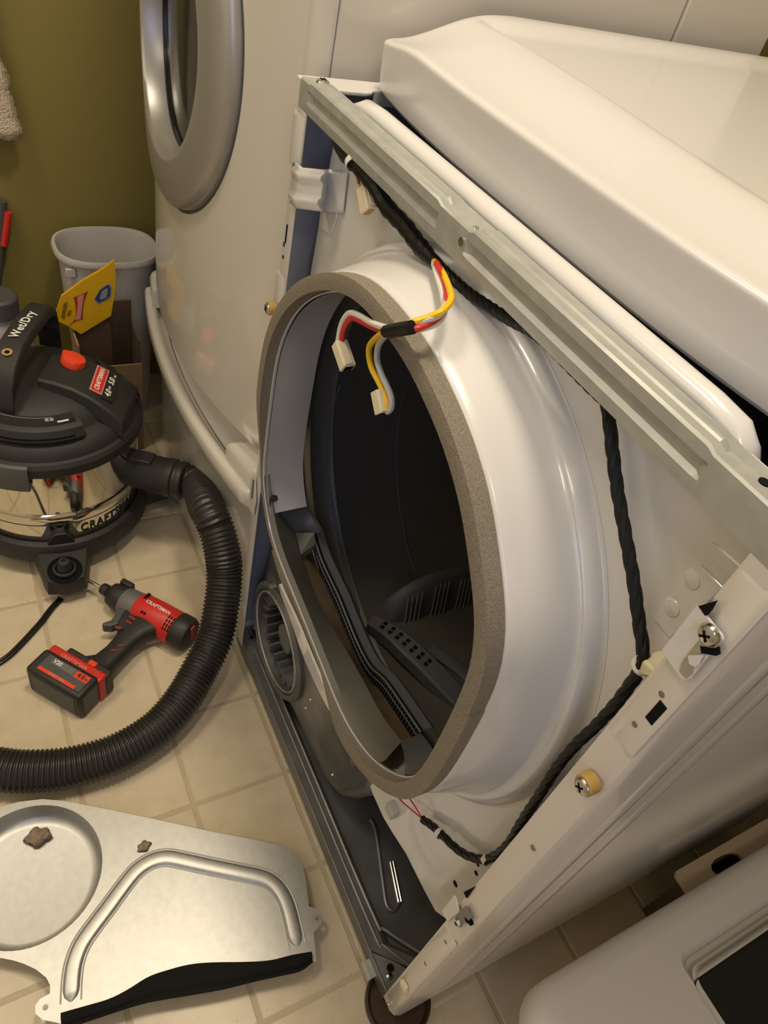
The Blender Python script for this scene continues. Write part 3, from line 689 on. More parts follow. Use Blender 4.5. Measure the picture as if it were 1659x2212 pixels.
# pale edge of the collar seen between foam and housing, funnel skirt below it
sk_px = [(578,1180),(592,1228),(612,1285),(640,1352),(672,1432),(704,1510),(735,1570),(762,1612),(790,1645)]
sk = resample(crom([on(*q, 'y', -0.030) for q in sk_px], 5), 40)
sk2 = [p + Vector((-0.001, 0.004, -0.010)) for p in sk]; sk3 = [p + Vector((0.002, 0.030, -0.030)) for p in sk]; sk4 = [p + Vector((0.0, 0.062, -0.07)) for p in sk]
ea = resample(crom([on(*q, 'y', -0.037) for q in ((604,1262),(614,1285),(643,1347),(670,1413),(707,1498),(745,1560),(784,1633),(806,1660))], 5), 40)
eb = resample(crom([on(*q, 'y', -0.035) for q in ((601,1262),(607,1285),(630,1347),(653,1413),(691,1498),(728,1563),(765,1615),(800,1662))], 5), 40)
MB().loft([[p + Vector((0.002,0.002,0.003)) for p in ea], ea, eb, [p + Vector((0, 0.006, -0.002)) for p in eb]], False).build('collar_edge', 'enamel', BK, label='pale turned edge of the collar below the foam')
MB().loft([[p + Vector((0, 0.008, 0.004)) for p in sk2], [p + Vector((0, 0.004, -0.004)) for p in sk2], sk3, sk4], False).build('duct_funnel', 'galv_mid', BH)
b = MB(); b.tube([(0.395, 0.03, 0.255), (0.405, 0.03, 0.235)], 0.006, 8); b.build('funnel_tab', 'vane', BH)

# --- wiring
WH = thing('wiring_tmp', '', 'x'); bpy.data.objects.remove(WH)
hp = [(732,296,.03),(745,330,.012),(779,365,.008),(809,401,.010),(836,447,.012),(875,489,.012),(906,531,.012),(936,562,.012),(1000,622,.014),(1050,658,.014),(1100,690,.014),(1150,716,.016),(1190,748,.018),(1235,795,.022),(1275,835,.026),(1305,862,.03)]
hp = [on(x, y, 'y', d) for x, y, d in hp]
thick = crom(hp, 6); n = len(thick)
rr = []
for i, p in enumerate(thick):
    f_ = i/(n-1); base = 0.0078 - 0.0008*f_ if f_ < 0.42 else 0.0040
    if 0.42 <= f_ < 0.5: base = 0.0074 - (f_-0.42)/0.08*0.0034
    rr.append(base*(1 + 0.07*sin(i*2.1)))
HN = MB().tube(thick, rr, 10).build('wiring_harness', 'tape', D, label='black taped wiring harness across the bulkhead')
# twisted thin run: two strands wrapped around each other
def twist(pts, r, turns, par, nm='twisted_run', mt='tape'):
    P = resample(crom(pts, 6), 120); b = MB()
    for ph in (0, pi*2/3, pi*4/3):
        Q = []
        for i, p in enumerate(P):
            t = (P[min(i+1, 119)] - P[max(i-1, 0)]).normalized(); a = t.orthogonal() if i == 0 else (a0 - t*a0.dot(t)).normalized()
            a = a.normalized(); a0 = a; c_ = t.cross(a); w = ph + turns*2*pi*i/119
            Q.append(p + (a*cos(w) + c_*sin(w))*r*0.34)
        b.tube(Q, r*0.80, 8)
    return b.build(nm, mt, par)
lowp = [(1309,862,.028),(1316,905,.020),(1322,965,.018),(1334,1060,.018),(1350,1150,.018),(1368,1250,.018),(1380,1340,.018),(1390,1410,.016),(1386,1440,.016),(1360,1480,.018),(1330,1520,.020),(1285,1570,.022),(1250,1602,.022),(1205,1655,.022),(1170,1710,.022),(1130,1770,.024),(1100,1820,.025),(1075,1845,.025),(1045,1856,.025),(1010,1848,.024),(980,1828,.024),(952,1800,.024),(935,1785,.026),(914,1770,.026)]
lowp = [on(x, y, 'y', d) for x, y, d in lowp]
twist(lowp, 0.0043, 15, HN)
twist(hp[7:], 0.0042, 8, HN)
b_red = crom([on(914,1770,'y',.026), on(890,1750,'y',.026), on(865,1728,'y',.028), on(857,1712,'y',.03)], 6); MB().tube(b_red, 0.0009, 6).build('wire', 'wire_red', HN, label='thin red wire')
b_red = crom([on(914,1770,'y',.026), on(895,1740,'y',.024), on(880,1718,'y',.028)], 6); MB().tube(b_red, 0.0009, 6).build('wire', 'wire_red', HN, label='thin red wire')
# clips and ties
p = on(1402, 1440, 'y', 0.018); MB().obox((p.x+0.002, 0.022, p.z), (0.009,0,0.001), (0,0.010,0), (0.001,0,0.007)).build('cable_clip', 'ivory', HN, bevel=0.002, label='cream nylon cable clip')
p = on(1386, 1438, 'y', 0.012); MB().lathe([(0.0068, -0.002), (0.0072, 0), (0.0068, 0.002)], p, (0.3, 0, 1), 16).build('cable_tie', 'wire_white', HN)
for q, d in (((765, 350), 0.006), ((950, 1800), 0.024), ((1052, 1856), 0.025)):
    p = on(*q, 'y', d); r = 0.0086 if q[0] == 765 else 0.006
    ax = (0.8, 0, -0.35) if q[0] == 765 else (1, 0, 0.3)
    MB().lathe([(r, -0.003), (r*1.08, 0), (r, 0.003)], p, ax, 18).build('cable_tie', 'wire_white', HN)
p = on(845, 1745, 'y', 0.03); MB().obox((p.x+0.003, 0.030, p.z), (0.009,0,0), (0,0.006,0), (0,0,0.010)).build('sensor_block', 'bin', HN, bevel=0.002, label='white sensor block under the collar')
# white wire connector hanging at upper left
p0 = on(770, 372, 'y', .012); p1 = on(776, 400, 'y', .014); MB().tube([p0, (p0+p1)/2 + Vector((0.001,0,0)), p1], 0.0016, 8).build('wire', 'wire_red', HN, label='short dark red wire')
p0 = on(781, 372, 'y', .014); p1 = on(785, 402, 'y', .016); MB().tube([p0, p1], 0.0012, 8).build('wire', 'wire_grey', HN)
cb = MB(); U = (on(812,455,'y',.014) - on(803,400,'y',.014)).normalized(); cx_ = on(793, 430, 'y', .014); V = Vector((0,1,0)).cross(U).normalized()
cb.obox(cx_, U*0.012, V*0.0085, (0,0.006,0)); c1 = cb.build('connector', 'ivory', HN, bevel=0.0012, label='ivory plug housing below the harness')
for s in (-1, 1):
    MB().obox(cx_ + V*s*0.009 - U*0.001, U*0.010 + V*s*0.002, V*0.0012, (0,0.003,0)).obox(cx_ + V*s*0.0085 - U*0.013, U*0.004, V*0.002, (0,0.004,0)).build('latch', 'ivory', c1, bevel=0.0005)
for s in (-1, 0, 1):
    MB().obox(cx_ + V*s*0.005 + U*0.0122, U*0.0003, V*0.0018, (0,0.0035,0)).build('socket', 'brass', c1, smooth=0)
# coloured lead bundle
DY = -0.062
def lead(pts, mt, r=0.0025, lab=None):
    P = crom([on(x, y, 'y', d) for x, y, d in pts], 8); return MB().tube(P, r, 9).build('wire', mt, HN, label=lab)
lead([(938,565,.004),(955,588,-.004),(970,622,-.016),(974,648,-.028),(955,672,-.042),(925,686,-.052),(890,697,-.064),(862,708,-.068),(835,717,-.066),(815,728,-.058),(800,745,-.05),(797,765,-.047),(803,795,-.045),(818,825,-.043),(831,852,-.042),(837,872,-.042),(834,884,-.043),(828,884,-.044)], 'wire_yellow', 0.0027, 'yellow lead looping over the foam')
lead([(940,568,.0),(952,592,-.002),(962,628,-.012),(963,652,-.026),(950,678,-.042),(920,692,-.054),(888,703,-.064),(862,711,-.068),(840,720,-.066),(825,733,-.057),(816,752,-.05),(815,778,-.046),(824,808,-.044),(838,838,-.042),(846,862,-.041),(845,882,-.041),(836,890,-.042)], 'wire_grey', 0.0027, 'grey lead beside the yellow one')
lead([(943,568,.0),(958,600,-.008),(966,632,-.018),(962,660,-.03),(945,688,-.042),(920,703,-.054),(893,711,-.064),(862,712,-.067),(830,714,-.062),(800,704,-.056),(775,691,-.052),(760,687,-.050),(748,700,-.049),(741,718,-.048),(738,738,-.047)], 'wire_red', 0.0027, 'red lead to the left connector')
lead([(938,570,.002),(946,598,-.006),(956,632,-.016),(960,668,-.026),(948,694,-.04),(918,708,-.054),(890,711,-.064),(862,710,-.068),(832,708,-.064),(802,697,-.057),(777,682,-.053),(757,676,-.051),(744,688,-.050),(736,708,-.049),(731,736,-.048)], 'wire_white', 0.0027, 'white lead to the left connector')
P = [on(838,716,'y',-.0685), on(865,711,'y',-.070), on(890,707,'y',-.067)]
MB().tube(crom(P, 4), 0.0064, 10, flat=0.8).build('tape_wrap', 'tape', HN, label='black tape around the coloured leads')
def plug(a, c_, w, t, nm='connector', lab='ivory connector'):
    a, c_ = Vector(a), Vector(c_); u = (c_ - a); L = u.length; u.normalize(); v = u.cross(Vector((0,1,0))).normalized(); wv = v.cross(u)
    m_ = (a + c_)/2
    b = MB(); b.obox(m_, u*L/2, v*w, wv*t); o = b.build(nm, 'ivory', HN, bevel=0.0008, label=lab)
    MB().obox(m_ + v*w*1.05 - wv*t*0.2, u*L*0.45, v*w*0.25, wv*t*0.6).build('key_rib', 'ivory', o, bevel=0.0004)
    MB().obox(c_ + u*0.0002, u*0.0004, v*w*0.6, wv*t*0.65).build('socket', 'hole', o, smooth=0)
    return o
plug(on(733,740,'y',-.047), on(752,796,'y',-.046), 0.0058, 0.0062, lab='ivory connector on the red and white leads')
plug(on(819,843,'y',-.043), on(829,893,'y',-.043), 0.0062, 0.0058, lab='ivory connector on the yellow and grey leads')

# ================================================================== loose dryer top
TPx = thing('dryer_top_panel', 'large white bow-fronted top panel pushed back on the opened dryer', 'panel', (0.343, 0.4, 1.0))
b = MB(); xs = []
NX = 64
for i in range(NX + 1):
    xs.append(0.343 - 0.341*cos(pi*i/NX))
def yf(x):
    t = min(1.0, abs(x - 0.343)/0.341); return 0.0565 + 0.030*t**3 + 0.045*max(0, (t - 0.90)/0.10)**3
def sst(t): t = max(0, min(1, t)); return t*t*(3 - 2*t)
def edge_d(x): return min(x, 0.686 - x)
def zc(x): return 1.046 + 0.0145*sst(edge_d(x)/0.13)
def zt(x, y):
    e = edge_d(x); d = y - yf(x)
    rim = 1 - sst((e - 0.012)/0.05)
    yh = 0.170 - 0.03*sst((x - 0.1)/0.4)
    up = sst(d/(yh - 0.055))
    z = zc(x) + (1.0785 - zc(x))*up
    return z - 0.0075*(1 - rim)*sst((y - yh - 0.004)/0.016)
rows = []
rows.append([(x, yf(x) + 0.004, 1.0005) for x in xs])
for k in (0.02, 0.3, 0.6, 0.8, 0.9):
    rows.append([(x, yf(x) - 0.004*k, 1.0012 + (zc(x) - 1.0012)*k - 0.0005) for x in xs])
for a in (20, 45, 70):
    rows.append([(x, yf(x) - 0.004 + 0.007*(1 - cos(radians(a))), zc(x) - 0.0055 + 0.0055*sin(radians(a))) for x in xs])
for dy in (0.008, 0.016, 0.026, 0.036, 0.05, 0.062, 0.074, 0.084, 0.094, 0.102, 0.108, 0.114, 0.120, 0.126, 0.134, 0.145, 0.17, 0.22, 0.30, 0.40, 0.52, 0.64, 0.72):
    row = []
    for x in xs:
        yy = min(yf(x) + dy, 0.79); row.append((x, yy, zt(x, yy)))
    rows.append(row)
b.loft(rows, False)
nrow = len(rows); nc = len(xs)
for col in (0, nc - 1):       # side skirts
    top = [r[col] for r in rows[1:]]; bot = [(p[0], p[1], 1.0005) for p in top]
    b.loft([top, bot], False)
TP = b.build('top_shell', 'top', TPx, smooth=50)
md = TP.modifiers.new('sub', 'SUBSURF'); md.levels = 1; md.render_levels = 1

# ================================================================== WASHER
WX1, WX0 = -0.022, -0.700
WSH = thing('front_load_washer', 'white front-loading washer with silver-ringed door on a drawer pedestal, left of the dryer', 'washer', (-0.36, 0.3, 0.0))
def bow(x, d=0.0): return -0.028 + 0.536*(x + 0.361)**2 + d
def plan(d=0.0, rad=0.022, ins=0.0):
    """bowed front outline between the two side seams, corners rounded back"""
    pts = []
    a, c_ = WX0 + ins, WX1 - ins
    N = 30
    for i in range(N + 1):
        x = a + (c_ - a)*i/N; e = min(x - a, c_ - x); rr_ = rad
        dy = 0
        if e < rr_: dy = rr_ - sqrt(max(0, rr_**2 - (rr_ - e)**2))
        pts.append((x, bow(x, d) + dy*0.9))
    return pts
def front_shell(nm, z0, z1, par, mt, d=0.0, topround=0.0):
    P = plan(d); xs_ = sorted(set([p[0] for p in P]))
    # denser near the corners
    Q = []
    a, c_ = WX0, WX1
    for i in range(61):
        x = (a + c_)/2 - (c_ - a)/2*cos(pi*i/60); e = min(x - a, c_ - x); rr_ = 0.022
        dy = rr_ - sqrt(max(0, rr_**2 - (rr_ - e)**2)) if e < rr_ else 0
        Q.append((x, bow(x, d) + dy*0.85 - 0.0))
    back = [(c_, 0.0445), (a, 0.0445)]
    R0 = [(x, y, z0) for x, y in Q + back]; R1 = [(x, y, z1) for x, y in Q + back]
    Rb = [(x*0.997 - 0.001, y + 0.004, z0 - 0.004) for x, y in Q + back]
    return MB().loft([Rb, R0, R1], True, True, True).build(nm, mt, par, smooth=40)
def front_panel():
    z0, z1, rr_ = 0.452, 1.40, 0.024
    xa, xb = WX0 + rr_, WX1 - rr_; cxm, czm = -0.357, 0.957; n = 120
    el = [(cxm + 0.17*cos(2*pi*k/n), czm + 0.182*sin(2*pi*k/n)) for k in range(n)]
    rc = []
    for k in range(n):
        c_, s_ = cos(2*pi*k/n), 1.07*sin(2*pi*k/n)
        t = min((xb - cxm)/c_ if c_ > 1e-6 else (xa - cxm)/c_ if c_ < -1e-6 else 9, (z1 - czm)/s_ if s_ > 1e-6 else (z0 - czm)/s_ if s_ < -1e-6 else 9)
        rc.append([cxm + c_*t, czm + s_*t])
    for X in (xa, xb):
        for Z in (z0, z1):
            k = min(range(n), key=lambda k: (rc[k][0]-X)**2 + (rc[k][1]-Z)**2); rc[k] = [X, Z]
    b = MB(); rings = []
    for q in range(13):
        t = q/12; rings.append([(a[0] + (c_[0]-a[0])*t, bow(a[0] + (c_[0]-a[0])*t), a[1] + (c_[1]-a[1])*t) for a, c_ in zip(el, rc)])
    b.loft(rings)
    for sg, X in ((-1, xa), (1, xb)):            # rounded vertical edges
        cols = []
        for k in range(9):
            a = pi/2*k/8; x = X + sg*rr_*sin(a); y = bow(X) + 0.021*(1 - cos(a)); cols.append([(x, y, z0 + (z1-z0)*i/12) for i in range(13)])
        cols.append([(X + sg*rr_, 0.0445, z0 + (z1-z0)*i/12) for i in range(13)]); b.loft(cols, False)
    low = [(xa + (xb-xa)*i/40, bow(xa + (xb-xa)*i/40), z0) for i in range(41)]
    b.loft([low, [(x, y + 0.004, z - 0.004) for x, y, z in low], [(x, 0.0445, z0 - 0.004) for x, y, z in low]], False)
    return b.build('front_panel', 'washer', WSH, smooth=40)
WF = front_panel()
lidp = [(x, y - 0.003) for x, y in plan(0.0)]
R_l = lambda z, i_: [(x*(1 - i_) - 0.361*i_, y + 0.3*i_, z) for x, y in lidp] + [(WX1, 0.70, z), (WX0, 0.70, z)]
MB().loft([R_l(1.368, 0.0), R_l(1.402, 0.0), R_l(1.410, 0.02)], True, True, True).build('top_cover', 'washer', WSH, smooth=30)
MB().box((WX0, 0.0475, 0.40), (WX1, 0.52, 1.38)).build('side_cabinet', 'enamel_side', WSH, smooth=0, bevel=0.003)
MB().box((WX0+0.001, 0.524, 0.02), (WX1-0.001, 0.70, 1.38)).build('rear_cabinet', 'enamel_side', WSH, smooth=0, bevel=0.003)
# door: silver ring, dark glass bowl
DCX, DCZ = -0.366, 0.948
def dring(prof, nm, mt, par, n=96, cap=False, sm=40, lab=None):
    rings = []
    for r, h in prof:
        rings.append([(DCX + r*cos(2*pi*k/n), bow(DCX + r*cos(2*pi*k/n)) - h, DCZ + r*1.10*sin(2*pi*k/n)) for k in range(n)])
    return MB().loft(rings, True, False, cap).build(nm, mt, par, smooth=sm, label=lab)
DOOR = dring([(0.213, -0.006), (0.214, 0.006), (0.212, 0.013), (0.204, 0.0185), (0.155, 0.0225), (0.149, 0.0215), (0.1455, 0.017), (0.143, -0.017)], 'door', 'silver', WSH, sm=45, lab='silver ring washer door with dark glass')
dring([(0.1435, -0.0165), (0.12, -0.014), (0.08, -0.012), (0.04, -0.0112), (0.004, -0.011)], 'door_glass', 'glass', DOOR, cap=True, sm=60)
dring([(0.1440, -0.010), (0.1405, -0.012), (0.1400, -0.0155)], 'glass_bezel', 'black_gloss', DOOR)
dring([(0.2195, -0.004), (0.2190, 0.0006), (0.2165, 0.0010), (0.2145, 0.0004)], 'door_recess', 'darkgrey', WF)
# pedestal with drawer
PD = MB()
def pring(z, d, ex=0.0):
    Q = []
    for i in range(49):
        x = -0.361 - 0.339*cos(pi*i/48); e = min(x + 0.70, -0.022 - x); dy = 0.016 - sqrt(max(0, 0.016**2 - (0.016 - e)**2)) if e < 0.016 else 0
        Q.append((x, 0.33*(x + 0.361)**2 - 0.022 + d + dy, z))
    return Q + [(-0.022, 0.45, z), (-0.70, 0.45, z)]
PD.loft([pring(0.0, 0.020), pring(0.05, 0.020), pring(0.25, 0.018), pring(0.335, 0.006), pring(0.340, 0.004), pring(0.341, 0.012)], True, True, True)
PD = PD.build('pedestal', 'washer', WSH, smooth=40, label='white drawer pedestal under the washer')
# long grip ledge across the drawer, raised end blocks
def ledge_pts(x0, x1, d, z, n=30):
    P = [Vector((x0 + (x1-x0)*i/n, 0.33*((x0 + (x1-x0)*i/n) + 0.361)**2 - 0.022 + d, z)) for i in range(n+1)]
    return P
def wrap_pts(d, z):
    P = ledge_pts(-0.690, -0.052, d, z); c_ = P[-1]; R_ = 0.030 - d
    cy = c_.y + R_
    for k in range(1, 7):
        a = pi/2*k/6; P.append(Vector((c_.x + 0.9*R_*sin(a), cy - R_*cos(a), z)))
    P.append(Vector((P[-1].x, 0.10, z))); return P
rows = [wrap_pts(d, z) for d, z in ((0.006, 0.340), (-0.010, 0.342), (-0.0135, 0.350), (-0.0135, 0.370), (-0.010, 0.377), (-0.002, 0.379), (0.006, 0.376), (0.012, 0.362), (0.024, 0.352))]
MB().loft(rows, False).build('drawer_ledge', 'washer', PD, smooth=50)
rows = [ledge_pts(-0.694, -0.026, d, z) for d, z in ((0.026, 0.352), (0.034, 0.362), (0.040, 0.40), (0.034, 0.440), (0.020, 0.449))]
MB().loft(rows, False).build('drawer_scoop', 'washer', PD, smooth=50)
def end_block(x0, x1, flip=False):
    def rg(d, z, sh):
        P = []
        for i in range(9):
            x = x0 + sh*0.5 + (x1 - 0.026 - x0 - sh*0.5)*i/8; P.append((x, 0.33*(x + 0.361)**2 - 0.022 + d, z))
        y1 = P[-1][1]; R_ = 0.026 - d*0.6
        for k in range(1, 7):
            a = pi/2*k/6; P.append((x1 - 0.026 + R_*sin(a), y1 + R_*(1 - cos(a)), z))
        return P + [(x1 - 0.026 + R_, 0.08, z), (x0 + sh*0.5, 0.08, z)]
    rr_ = [rg(-0.002, 0.376, 0.0), rg(-0.002, 0.406, 0.002), rg(0.001, 0.414, 0.006), rg(0.008, 0.419, 0.014), rg(0.020, 0.424, 0.03), rg(0.030, 0.440, 0.04), rg(0.034, 0.452, 0.05)]
    if flip: rr_ = [[(-0.722 - x, y, z) for x, y, z in r] for r in rr_]
    MB().loft(rr_, True, True, True).build('ledge_end', 'washer', PD, smooth=50)
end_block(-0.115, -0.024); end_block(-0.115, -0.024, True)
# ================================================================== SHOP VACUUM
VC = Vector((-0.437, -0.250, 0))
VAC = thing('shop_vacuum', 'black-lidded wet dry vacuum with shiny steel tank, orange knob and ribbed hose', 'vacuum', (VC.x, VC.y, 0))
def vz(prof, nm, mt, par=VAC, seg=64, caps=(False, False), sm=35, lab=None):
    return MB().lathe(prof, VC, (0,0,1), seg, caps).build(nm, mt, par, smooth=sm, label=lab)
TK = vz([(0.160, 0.062), (0.164, 0.075), (0.166, 0.10), (0.1665, 0.128), (0.170, 0.131), (0.172, 0.137), (0.172, 0.150), (0.170, 0.156), (0.167, 0.159), (0.168, 0.20), (0.169, 0.262)], 'tank', 'chrome', seg=96, lab='polished steel tank')
vz([(0.155, 0.040), (0.178, 0.040), (0.184, 0.046), (0.184, 0.072), (0.178, 0.082), (0.168, 0.085), (0.162, 0.080), (0.158, 0.062)], 'base', 'black', caps=(True, True), lab='black base ring')
LID = vz([(0.160, 0.252), (0.174, 0.256), (0.179, 0.262), (0.179, 0.279), (0.174, 0.286), (0.168, 0.288), (0.165, 0.296), (0.158, 0.306), (0.145, 0.314), (0.137, 0.3155), (0.133, 0.319), (0.128, 0.328), (0.112, 0.343), (0.088, 0.354), (0.05, 0.362), (0.0002, 0.364)], 'lid', 'black_soft', lab='black domed lid')
# lower vented band at the viewer side
VD = (Vector((CAM.x, CAM.y, 0)) - VC).normalized(); VT = Vector((-VD.y, VD.x, 0))
def vp_(r, ang, z): 
    d = VD*cos(ang) + VT*sin(ang); return VC + d*r + Vector((0,0,z))
def arcband(a0, a1, prof, n=24):
    return [[vp_(r, a0 + (a1-a0)*i/n, z) for r, z in prof] for i in range(n+1)]
b = MB(); b.loft(arcband(-1.25, 0.42, [(0.120, 0.316), (0.152, 0.316), (0.154, 0.322), (0.146, 0.338), (0.138, 0.343), (0.112, 0.346), (0.112, 0.316)]), True, True, True); b.build('vent_cowl', 'black_soft', LID, smooth=30)
b = MB(); b.loft(arcband(-1.15, 0.30, [(0.1535, 0.319), (0.1545, 0.319), (0.1520, 0.3275), (0.1510, 0.3275)]), True, True, True); b.build('vent_slot', 'hole', LID)
b = MB(); b.loft(arcband(-1.10, 0.36, [(0.120, 0.345), (0.137, 0.3435), (0.134, 0.3495), (0.118, 0.351)]), True, True, True); b.build('info_plate', 'print_black', LID)
for k, (a0, a1, w) in enumerate(((-0.95, 0.08, 0.0010), (-0.95, -0.20, 0.0010), (-0.95, -0.26, 0.0014))):
    r = 0.1225 + 0.0032*k
    zz = 0.3510 - 0.0020*k + 0.0004
    MB().loft(arcband(a0, a1, [(r, zz), (r + w, zz - 0.0002)]), False).build('printed_line', 'print_grey', LID)
MB().loft(arcband(0.14, 0.28, [(0.1338, 0.3502), (0.1358, 0.3482)]), False).build('white_strip', 'print_white', LID)
MB().obox(vp_(0.128, 0.02, 0.3502), VT*0.003, (VD + Vector((0,0,-0.35)))*0.0028, (0,0,0.0006)).build('printed_mark', 'print_grey', LID, smooth=0)
MB().obox(vp_(0.128, 0.08, 0.3502), VT*0.003, (VD + Vector((0,0,-0.35)))*0.0028, (0,0,0.0006)).build('printed_mark', 'print_grey', LID, smooth=0)
# side latch at lower left
b = MB(); b.loft(arcband(-0.62, -0.22, [(0.176, 0.232), (0.186, 0.236), (0.188, 0.262), (0.182, 0.284), (0.176, 0.287)]), True, True, True); b.build('latch', 'darkgrey', LID, smooth=30)
# raised control wedge that carries the knob and the badge
wd = (on(205, 825, 'z', 0.360) - VC); wd.z = 0; wd.normalize(); wt = Vector((-wd.y, wd.x, 0))
WZ = ((0.015, 0.377), (0.045, 0.3765), (0.075, 0.3725), (0.105, 0.3615), (0.130, 0.347), (0.150, 0.3325), (0.1615, 0.322), (0.164, 0.310))
rows = []
for r, z in WZ:
    hw_ = 0.040 + 0.10*r
    rows.append([VC + wd*r + wt*w_ + ZUP*z_ for w_, z_ in ((-hw_-0.008, z-0.03), (-hw_-0.002, z-0.003), (-hw_+0.003, z), (hw_-0.003, z), (hw_+0.002, z-0.003), (hw_+0.008, z-0.03))])
MB().loft(rows, False).build('control_wedge', 'black_soft', LID, smooth=25)
def wz(r):
    for (r0, z0), (r1, z1) in zip(WZ, WZ[1:]):
        if r <= r1: return z0 + (z1-z0)*(r-r0)/(r1-r0)
    return WZ[-1][1]
def onw(px, py):
    z = 0.36
    for _ in range(12):
        q = on(px, py, 'z', z); z = wz((q - VC).to_2d().length)
    return q
# orange selector knob on the dome
kp = onw(157, 785); kn = (Vector((kp.x - VC.x, kp.y - VC.y, 0)).normalized()*0.30 + Vector((0,0,1))).normalized(); kb = kp - kn*0.001
KN = MB().lathe([(0.0215, 0), (0.0215, 0.010), (0.0195, 0.014), (0.012, 0.016), (0.0002, 0.0165)], kb, kn, 32).build('knob', 'orange', LID, label='orange red selector knob')
kx = Vector((-0.65, -0.55, 0)); kx = (kx - kn*kx.dot(kn)).normalized()
MB().sheet([(0.027, 0), (0.016, 0.0145), (-0.014, 0.0165), (-0.021, 0.008), (-0.021, -0.008), (-0.014, -0.0165), (0.016, -0.0145)], [], lambda q: kb + kx*q[0] + kn.cross(kx)*q[1] + kn*0.003, lambda q: kb + kx*q[0]*0.96 + kn.cross(kx)*q[1]*0.92 + kn*0.0155).build('knob_pointer', 'orange', KN, smooth=0, bevel=0.002)
# brand plate on the dome
lp = onw(214, 822); ln = (Vector((lp.x - VC.x, lp.y - VC.y, 0)).normalized()*0.45 + Vector((0,0,0.9))).normalized()
la = onw(204, 858); lb_ = onw(226, 790); lx = (lb_ - la); lx = (lx - ln*lx.dot(ln)).normalized(); ly = ln.cross(lx)
# text reads from the lower left upwards; its up direction faces the dome centre
if ly.dot(Vector((VC.x - lp.x, VC.y - lp.y, 0))) < 0: ly = -ly; 
Lc = lp + ln*0.0016
MB().obox(Lc, lx*0.037, ly*0.0115, ln*0.0012).build('badge_border', 'print_pink', LID, smooth=0)
MB().obox(Lc + ln*0.0006, lx*0.0345, ly*0.0092, ln*0.0012).build('badge', 'red', LID, smooth=0, label='red brand badge')
fr = Matrix((lx, ly, lx.cross(ly))).transposed().to_4x4(); fr.translation = Lc + ln*0.0020
if lx.cross(ly).dot(ln) < 0: pass
text('lettering', 'CRAFTSMAN', 0.0125, fr, 'print_white', LID, depth=0.0002, shear=0.2, sx=0.88)
f2 = fr.copy(); f2.translation = lp + ln*0.0008 - ly*0.0215 - lx*0.004
MB().obox(lp - ly*0.0225 - ln*0.0012, lx*0.042, ly*0.011, ln*0.0018).build('black_plate', 'print_black', LID, smooth=0)
text('lettering', '4.0', 0.0150, Matrix.Translation(ln*0.0006 - lx*0.020) @ f2, 'print_white', LID, shear=0.25)
text('lettering', 'HP', 0.0060, Matrix.Translation(ln*0.0006 - lx*0.0035) @ f2, 'print_white', LID, shear=0.25)
text('lettering', '5.0', 0.0150, Matrix.Translation(ln*0.0006 + lx*0.016) @ f2, 'print_white', LID, shear=0.25)
text('lettering', 'Gal', 0.0050, Matrix.Translation(ln*0.0006 + lx*0.034 - ly*0.003) @ f2, 'print_white', LID, shear=0.25)
# carry handle
h0, h1 = on(94, 640, 'z', 0.445), on(-5, 800, 'z', 0.425)
hd = (h1 - h0); hd.z = 0; hd.normalize(); hw = Vector((-hd.y, hd.x, 0)); L = (h1 - h0).length
prof = [(-0.004, 0.350), (-0.004, 0.395), (0.0, 0.420), (0.012, 0.434), (0.04, 0.441), (L*0.5, 0.442), (L*0.72, 0.438), (L*0.9, 0.420), (L*1.02, 0.395), (L*1.06, 0.350)]
rows = []
for s, z in prof:
    q = Vector((h0.x, h0.y, 0)) + hd*s
    rows.append([q + hw*w + Vector((0,0,z + dz)) for w, dz in ((-0.021, -0.002), (-0.018, 0.002), (0.018, 0.002), (0.021, -0.002), (0.021, -0.018), (-0.021, -0.018))])
b = MB(); b.loft(rows, True, True, True); HD = b.build('handle', 'black_soft', VAC, smooth=40, bevel=0.002, label='black carry handle')
tw = Vector((h0.x, h0.y, 0.4435))
hy = hw if hw.dot(Vector((-1, -0.3, 0))) > 0 else -hw
ft = Matrix((-hd, hy, Vector((0,0,1)))).transposed().to_4x4()
if (-hd).cross(hy).z < 0: ft = Matrix((-hd, -hy, Vector((0,0,1)))).transposed().to_4x4()
ft.translation = tw + hd*L*0.46 + Vector((0,0,0.0010)); text('lettering', 'Wet/Dry', 0.0215, ft, 'print_white', HD, sx=1.0, spacing=1.12, depth=0.0002)
q = Vector((h0.x, h0.y, 0)) + hd*L*0.80
MB().lathe([(0.0085, 0.0), (0.0085, 0.0012), (0.0045, 0.0012), (0.0045, 0.0)], q + Vector((0,0,0.4330)), (hd.x*0.18, hd.y*0.18, 1), 20).build('screw_boss', 'brass', HD)
MB().lathe([(0.0043, 0.0), (0.0002, 0.0004)], q + Vector((0,0,0.4334)), (hd.x*0.18, hd.y*0.18, 1), 16).build('boss_hole', 'hole', HD)
# raised lugs beside the handle
b = MB(); b.loft([[vp_(r, a, z) for a, r, z in ((1.5, 0.155, 0.312), (1.9, 0.150, 0.314), (2.2, 0.140, 0.316), (2.0, 0.110, 0.340), (1.6, 0.115, 0.340))], [vp_(r, a, z + 0.012) for a, r, z in ((1.55, 0.148, 0.316), (1.9, 0.144, 0.318), (2.1, 0.135, 0.320), (1.98, 0.112, 0.346), (1.65, 0.117, 0.346))]], True, True, True); b.build('lid_rib', 'black_soft', LID, smooth=20, bevel=0.004)
